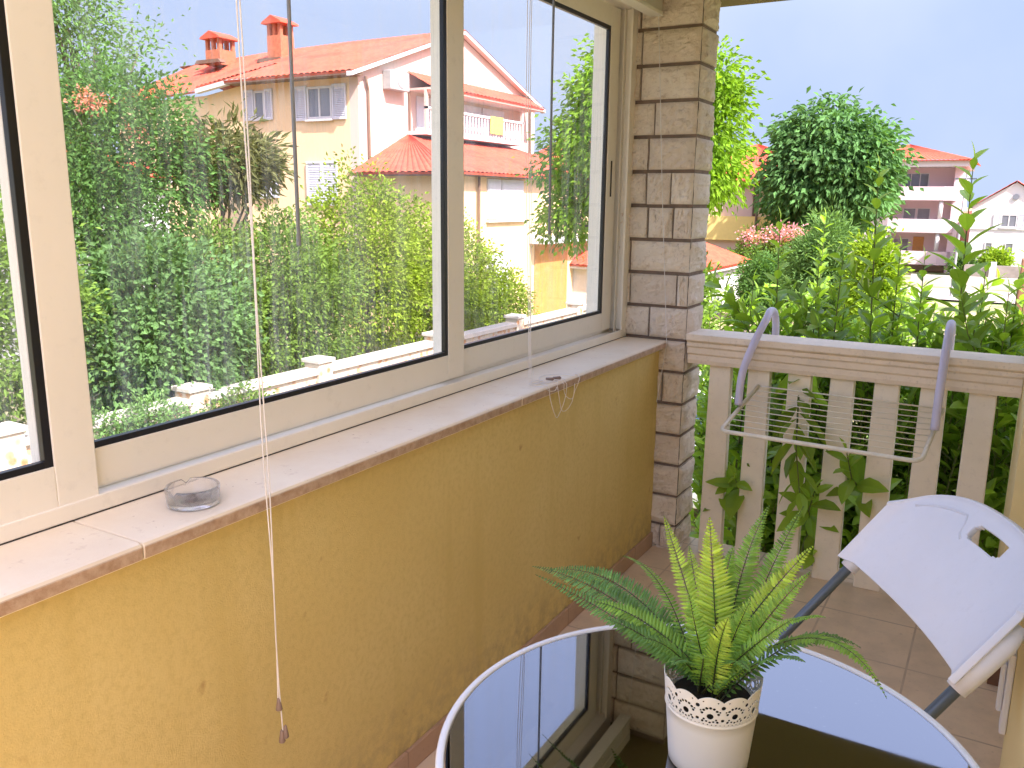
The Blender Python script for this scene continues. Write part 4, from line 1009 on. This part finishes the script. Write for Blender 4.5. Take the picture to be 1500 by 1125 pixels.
# apartment block
def apartments():
    x0, x1, y0 = -12.6, -3.7, 76.0; z0 = -4.4
    m_ap = plain("pale_pink_apartment_render", (.66, .53, .56), .9, var=.04, vs=.5, grime=.05)
    t = thing("apartment_block", "pale pink three-storey apartment block with balconies, right of the chestnut tree", "apartment block", (-8, 80, z0))
    part(t, MB().box(x0, x1, y0 + 1.6, 86, z0, 4.5), "wall", m_ap)
    part(t, MB().box(x0, -9.35, y0, y0 + 1.6, z0, 4.5), "stair_wall", m_ap)
    part(t, MB().box(-4.3, x1, y0, y0 + 1.6, z0, 4.5), "side_wall", m_ap)
    part(t, MB().box(x0 - .3, x1 + .3, y0 - .9, 86.4, 4.5, 4.95), "eaves", m_white)
    r = MB(); a, b, c, d = x0 - .7, x1 + .7, y0 - 1.2, 87; p, q = (-8.15, 80.3, 6.5), (-8.1, 82.4, 6.5)
    roof_face(r, (a, c, 4.97), (b, c, 4.97), p, p, tile=.3); roof_face(r, (b, c, 4.97), (b, d, 4.97), p, q, tile=.3); roof_face(r, (a, d, 4.97), (a, c, 4.97), q, p, tile=.3)
    part(t, r, "roof", m_roof, recalc=False)
    for zf in (-3.05, -.55, 1.95):
        # curved-front balcony: slab and solid parapet
        pl = [(-9.6, y0 + 1.55), (-9.6, y0 + .1), (-9.3, y0 - .5), (-8.7, y0 - .8), (-4.9, y0 - .8), (-4.2, y0 - .55), (-4.0, y0 - .02)]
        par = MB()
        for i in range(len(pl) - 1):
            (ax, ay), (bx, by) = pl[i], pl[i + 1]; d_ = Vector((bx - ax, by - ay, 0)).normalized(); n_ = Vector((d_.y, -d_.x, 0)) * -.12
            k = len(par.v)
            for zz in (zf, zf + 1.05): par.v += [(ax, ay, zz), (bx, by, zz), (bx + n_.x, by + n_.y, zz), (ax + n_.x, ay + n_.y, zz)]
            par.f += [tuple(k + i_ for i_ in q_) for q_ in ((0, 3, 2, 1), (4, 5, 6, 7), (0, 1, 5, 4), (1, 2, 6, 5), (2, 3, 7, 6), (3, 0, 4, 7))]
        part(t, par, "balcony_parapet", m_ap)
        part(t, MB().prism([(x_, y_ + .15) for x_, y_ in pl] + [(-4.3, y0 + 1.58)], 'z', zf + .01, zf + .16), "balcony_slab", m_ap)
        for x in (-8.75, -5.0):
            if zf < 1.9 or x < -8: part(t, MB().tube([(x, y0 - .5, zf + 1.05), (x, y0 - .5, zf + 2.5)], .16, 12), "column", m_white, smooth=True)
    yb = y0 + 1.6
    win_y(t, -8.2, -6.2, 2.5, 4.1, yb, 2); win_y(t, -7.9, -6.9, .1, 1.35, yb, 0); win_y(t, -6.85, -5.85, .1, 1.35, yb, 0)
    part(t, MB().box(-6.9, -6.1, yb - .05, yb - .003, -2.85, -.95), "orange_door", m_orangewood); win_y(t, -8.4, -7.2, -2.3, -1.1, yb, 0)
    for z in (3.1, .75, -1.65): ac_unit(t, -10.0, y0, z, 'y', .9)
    part(t, MB().box(-3.68, -2.6, 78, 86, z0, 1.2), "salmon_wing", plain("salmon_render", (.78, .38, .28), .9, var=.05))
    part(t, MB().box(-9.9, -9.4, 77.6, 78.1, 5.2, 6.6), "chimney", m_pinkw)
apartments()
# white house at the right edge
h = house("white_house", "white house with a steep red gable roof at the right edge of the picture", "house", -2.6, 2.5, 70, 80, 1.55, 3.3, m_white, m_roof, 'gable_y', over=.15)
win_y(h, -.75, .25, .1, 1.0, 70, 1, [(-1.2, -.78), (.28, .7)]); win_y(h, -1.55, -1.05, -1.75, -.95, 70, 0); win_y(h, -.3, .25, -1.75, -.95, 70, 0)
part(h, MB().box(-2.6, 2.5, 69.93, 69.997, -.06, .02), "string_course", m_white)
part(h, MB().tube([(.0, 69.9, 2.2), (.0, 69.99, 2.2)], .2, 20), "round_vent", m_wglass)
fw = thing("roadside_wall", "low pinkish white wall along the far road in front of the white house", "wall", (-1, 63, -3.7))
part(fw, MB().box(-5.5, 1.2, 62.9, 63.2, -3.8, -2.95), "wall_body", m_cap); part(fw, MB().box(1.2, 1.8, 62.7, 63.3, -3.8, -2.4), "end_pier", plain("brown_stone", (.30, .22, .17), .9, var=.2))
fg = thing("stone_fence", "grey stone garden fence with a white gate post in front of the white house", "fence", (-.8, 66, -3.7))
part(fg, MB().box(-2.6, 3.0, 66, 66.3, -3.8, -2.35), "stone_panel", plain("grey_stone", (.32, .28, .26), .9, var=.2, vs=2)); part(fg, MB().box(-1.0, -.6, 65.8, 65.99, -3.8, -2.1), "gate_post", m_white)
bush("round_shrub", "small round yellow-green shrub behind the white gate post", "shrub", -.7, 67.2, .8, .6, -1.45, m_lf_yel, 51, clumps=90, per=16, ln=.2, wd=.1)
bush("roadside_shrub", "small green shrub left of the white gate post", "shrub", -2.6, 67.2, .7, .6, -1.75, m_lf_pale, 52, clumps=60, per=16, ln=.2, wd=.1)
pst = thing("wooden_post", "weathered reddish wooden post at the right edge, beyond the laurel", "post", (.19, 9.0, -2.6))
part(pst, MB().box(.11, .27, 8.93, 9.07, -2.65, 1.12), "timber", plain("red_brown_wood", (.42, .20, .12), .8, var=.25, vs=12), bevel=.01)
up_ = thing("utility_pole", "thin grey utility pole between the apartment block and the white house", "pole", (-2.6, 55, -3.6))
part(up_, MB().tube([(-2.6, 55, -3.8), (-2.52, 55, 3.4)], [.08, .05], 8), "pole_shaft", plain("grey_pole", (.35, .36, .38), .7)); part(up_, MB().box(-3.1, -2.0, 54.97, 55.03, 3.0, 3.08), "crossarm", m_steelgrey)

# parked car, seen through the gap beside the pillar
def car():
    t = thing("parked_car", "white parked car glimpsed between the stone pillar and the first slat", "car", (-3.45, 12.0, -2.6))
    X0, X1 = -4.3, -2.6; xm = (X0 + X1) / 2; z = -2.53
    side = [(9.9, z + .35), (9.88, z + .62), (10.1, z + .78), (11.0, z + .92), (11.75, z + 1.40), (12.3, z + 1.48), (13.3, z + 1.44), (13.95, z + 1.02), (14.1, z + .9), (14.12, z + .35)]
    def pr(y, zz, k): 
        s_ = 1 - .16 * max(0, (zz - z - .85)) / .6
        return (xm + (X1 - X0) / 2 * k * s_, y, zz)
    b = MB(); n = len(side)
    for k in (-1, -.93, .93, 1):
        for y, zz in side: b.v.append(pr(y, zz - (.02 if abs(k) == 1 else 0), k))
    for r in range(3):
        for i in range(n): b.f.append((r * n + i, r * n + (i + 1) % n, (r + 1) * n + (i + 1) % n, (r + 1) * n + i))
    b.f.append(tuple(range(n))); b.f.append(tuple(range(3 * n, 4 * n))[::-1])
    part(t, b, "body", plain("white_car_paint", (.80, .80, .80), .15, var=.02, spec=.7), bevel=.03, bseg=3)
    mg = plain("car_glass", (.03, .05, .09), .03, spec=1.0)
    g = MB(); P = lambda y, zz, k: Vector(pr(y, zz, k)) + Vector((0, -.012, .012))
    k = 0
    g.v = [tuple(P(11.06, z + .955, -.86)), tuple(P(11.06, z + .955, .86)), tuple(P(11.70, z + 1.37, .84)), tuple(P(11.70, z + 1.37, -.84))]; g.f = [(0, 1, 2, 3)]
    part(t, g, "windscreen", mg, solid=.006)
    for sg in (-1, 1):
        w_ = MB(); off = .012 * sg
        w_.v = [tuple(Vector(pr(y, zz, sg)) + Vector((off, 0, 0))) for y, zz in ((11.25, z + .98), (11.8, z + 1.34), (13.2, z + 1.36), (13.7, z + 1.0))]; w_.f = [(0, 1, 2, 3)]
        part(t, w_, "side_window", mg, solid=.006)
        hl = MB().lathe([(.001, 0), (.09, 0), (.08, .03), (.001, .035)], (0, 0), 16)
        hl.v = [(xm + sg * .62 + a * 1.3, 9.93 - c, z + .66 + b_ * .7) for a, b_, c in hl.v]
        part(t, hl, "headlight", m_wglass)
        for y in (10.75, 13.3):
            x = xm + sg * .76
            wh = part(t, MB().tube([(x - .1, y, z + .25), (x + .1, y, z + .25)], .315, 24), "wheel", m_gasket, bevel=.02)
            ri = MB().tube([(x + sg * .085, y, z + .25), (x + sg * .108, y, z + .25)], .19, 20).build("rim", m_steelgrey); ri.parent = wh; ri.matrix_parent_inverse = Matrix.Identity(4)
    part(t, MB().box(xm - .26, xm + .26, 9.86, 9.885, z + .42, z + .53), "number_plate", m_white)
car()

# ------------------------------------------------------------------ laurel shrubs just beyond the railing
m_laurel = leafmat("laurel_leaf", (.24, .40, .055), .45, rough=.32, spec=.5)
m_laurel_stem = plain("laurel_stem", (.14, .17, .05), .6, var=.2, vs=30)
def laurel_leaf(mb, p, d, nrm, l_, w_, tone):
    s_ = d.cross(nrm).normalized(); u = s_.cross(d).normalized()
    if u.z < 0: u = -u
    prof = ((0, 0), (.16, .55), (.42, 1.0), (.70, .80), (.90, .32), (1, 0)); k = len(mb.v)
    mb.v.append(tuple(p))
    for (a, b) in prof[1:-1]:
        c = p + d * l_ * a - u * l_ * .22 * a * a
        mb.v += [tuple(c + s_ * w_ * b * .5 + u * w_ * b * .17), tuple(c), tuple(c - s_ * w_ * b * .5 + u * w_ * b * .17)]
    mb.v.append(tuple(p + d * l_ - u * l_ * .22))
    f = [(0, 1, 2), (0, 2, 3)]
    for i in range(3):
        q = 1 + 3 * i; f += [(q, q + 3, q + 4, q + 1), (q + 1, q + 4, q + 5, q + 2)]
    f += [(10, 13, 11), (11, 13, 12)]
    mb.f += [tuple(k + i for i in q) for q in f]; mb.tone += [tone] * len(f)
def laurel(label, x, y, shoots, seed, extra=()):
    rnd = random.Random(seed); t = thing("laurel_shrub", label, "shrub", (x, y, -2.6), "laurel shrubs beyond the railing")
    st = MB(); lf = MB(); lf.tone = []
    def shoot(pts, r, sp, l0, from_=.0, up=.65):
        pts = [Vector(p) for p in pts]; st.tube(pts, [r * (1 - .75 * i / (len(pts) - 1)) for i in range(len(pts))], 6)
        ln = [0]
        for i in range(len(pts) - 1): ln.append(ln[-1] + (pts[i + 1] - pts[i]).length)
        s_ = from_; ang = rnd.uniform(0, 6.28)
        while s_ < ln[-1]:
            i = max(j for j in range(len(pts) - 1) if ln[j] <= s_); f = (s_ - ln[i]) / (ln[i + 1] - ln[i]); p = pts[i].lerp(pts[i + 1], f)
            tg = (pts[i + 1] - pts[i]).normalized(); ang += 2.4 + rnd.uniform(-.3, .3)
            a = tg.orthogonal().normalized(); b = tg.cross(a); o = a * math.cos(ang) + b * math.sin(ang)
            d = (o * (1 - up * .45) + tg * (up + rnd.uniform(-.15, .2))).normalized()
            tip = 1 - .45 * max(0, (s_ / ln[-1] - .75) / .25)
            l_ = l0 * rnd.uniform(.75, 1.2) * tip
            young = max(0, (s_ / ln[-1] - .7) / .3)
            laurel_leaf(lf, p, d, tg, l_, l_ * rnd.uniform(.34, .44), min(1, max(0, .30 + .35 * young + rnd.gauss(0, .15)))); s_ += sp * rnd.uniform(.7, 1.3)
        laurel_leaf(lf, pts[-1], (pts[-1] - pts[-2]).normalized(), Vector((1, 0, 0)), l0 * .5, l0 * .16, .85)
    for k in range(shoots):
        bx, by = x + rnd.uniform(-.14, .14), y + rnd.uniform(-.2, .2)
        tx, ty = x + rnd.uniform(-.38, .38), y + rnd.uniform(-.25, .40); tz = rnd.uniform(.5, 1.0 if y > 5 else (.98 if x < -1 else 1.16))
        md = (bx * .4 + tx * .6 + rnd.uniform(-.05, .05), by * .4 + ty * .6, -.5)
        m2 = (bx * .1 + tx * .9, by * .1 + ty * .9, tz - .55)
        shoot([(bx, by, -2.65), md, m2, (tx, ty, tz)], .010, .023, .128, from_=1.3)
        for q in range(9):
            f = rnd.uniform(.1, .98); z = -1.0 + (tz + 1.0) * f; px = bx + (tx - bx) * (z + 2.6) / (tz + 2.6); py = by + (ty - by) * (z + 2.6) / (tz + 2.6)
            a = rnd.uniform(0, 6.28); l_ = rnd.uniform(.15, .35)
            ex = px + math.cos(a) * l_; ey = max(3.80, py + math.sin(a) * l_ * .8)
            shoot([(px, py, z), ((px + ex) / 2, (py + ey) / 2, z + l_ * .35), (ex, ey, z + l_ * .95)], .004, .026, .122, from_=.02)
    for pts, l0 in extra: shoot(pts, .007, .027 if l0 < .1 else .031, l0 * 1.4, from_=.2)
    part(t, st, "stems", m_laurel_stem, recalc=False); part(t, lf, "foliage", m_laurel, recalc=False)
def tall(x, y, zt, dx=.0): return [(x + dx, y, -.4), (x + dx * .6 + .02, y, .5), (x + dx * .2, y, zt - .35), (x, y, zt)]
laurel("laurel shrub nearest the stone pillar, behind the leftmost slats", -1.12, 4.35, 9, 61, [(tall(-.98, 4.3, 1.50, .05), .10), (tall(-1.10, 4.35, 1.20, -.05), .09), ([(-1.0, 4.1, -.2), (-.98, 3.85, .15), (-.99, 3.66, .30), (-.96, 3.60, .36)], .12), ([(-.98, 4.0, .1), (-.93, 3.74, .28), (-.92, 3.56, .40)], .13)])
laurel("laurel shrub with one tall slender shoot rising behind the drying rack", -.74, 4.45, 10, 62, [(tall(-.555, 4.3, 1.74, .06), .105), (tall(-.80, 4.4, 1.32), .09), (tall(-.66, 4.2, 1.34, -.04), .09), ([(-.72, 4.0, .95), (-.70, 3.84, .9), (-.695, 3.62, .80), (-.66, 3.48, .60), (-.62, 3.44, .40)], .125), ([(-.7, 4.0, -.1), (-.63, 3.8, .2), (-.61, 3.60, .30), (-.58, 3.52, .42)], .13), ([(-.62, 4.0, -.3), (-.60, 3.75, 0.0), (-.58, 3.62, .10)], .12)])
laurel("laurel shrub behind the centre-right slats, below the chair's backrest", -.38, 4.35, 10, 63, [(tall(-.33, 4.35, 1.34, .03), .09), (tall(-.45, 4.5, 1.38, .0), .09), ([(-.42, 4.0, 0), (-.40, 3.76, .35), (-.45, 3.58, .48), (-.47, 3.52, .60)], .12)])
laurel("laurel shrub with the widest-leaved tall shoot, right of the drying rack", -.06, 4.45, 10, 64, [(tall(-.175, 4.25, 1.77, .03), .125), (tall(-.08, 4.4, 1.30, .0), .10), (tall(.02, 4.2, 1.22, .02), .10)])
laurel("laurel shrub at the right edge of the picture, behind the last slat", .26, 4.35, 9, 65, [(tall(.05, 4.3, 1.28, .02), .10), (tall(.13, 4.5, 1.25, .02), .10)])
laurel("laurel shrub in the second row, its pale tips showing above the handrail", -.70, 5.35, 8, 66, [(tall(-.95, 5.3, 1.5), .09)])
laurel("laurel shrub in the second row, farthest to the right", .0, 5.4, 8, 67, [(tall(.1, 5.3, 1.35), .09)])
laurel("second-row laurel shrub nearest the parked car", -1.62, 5.6, 7, 68, [])
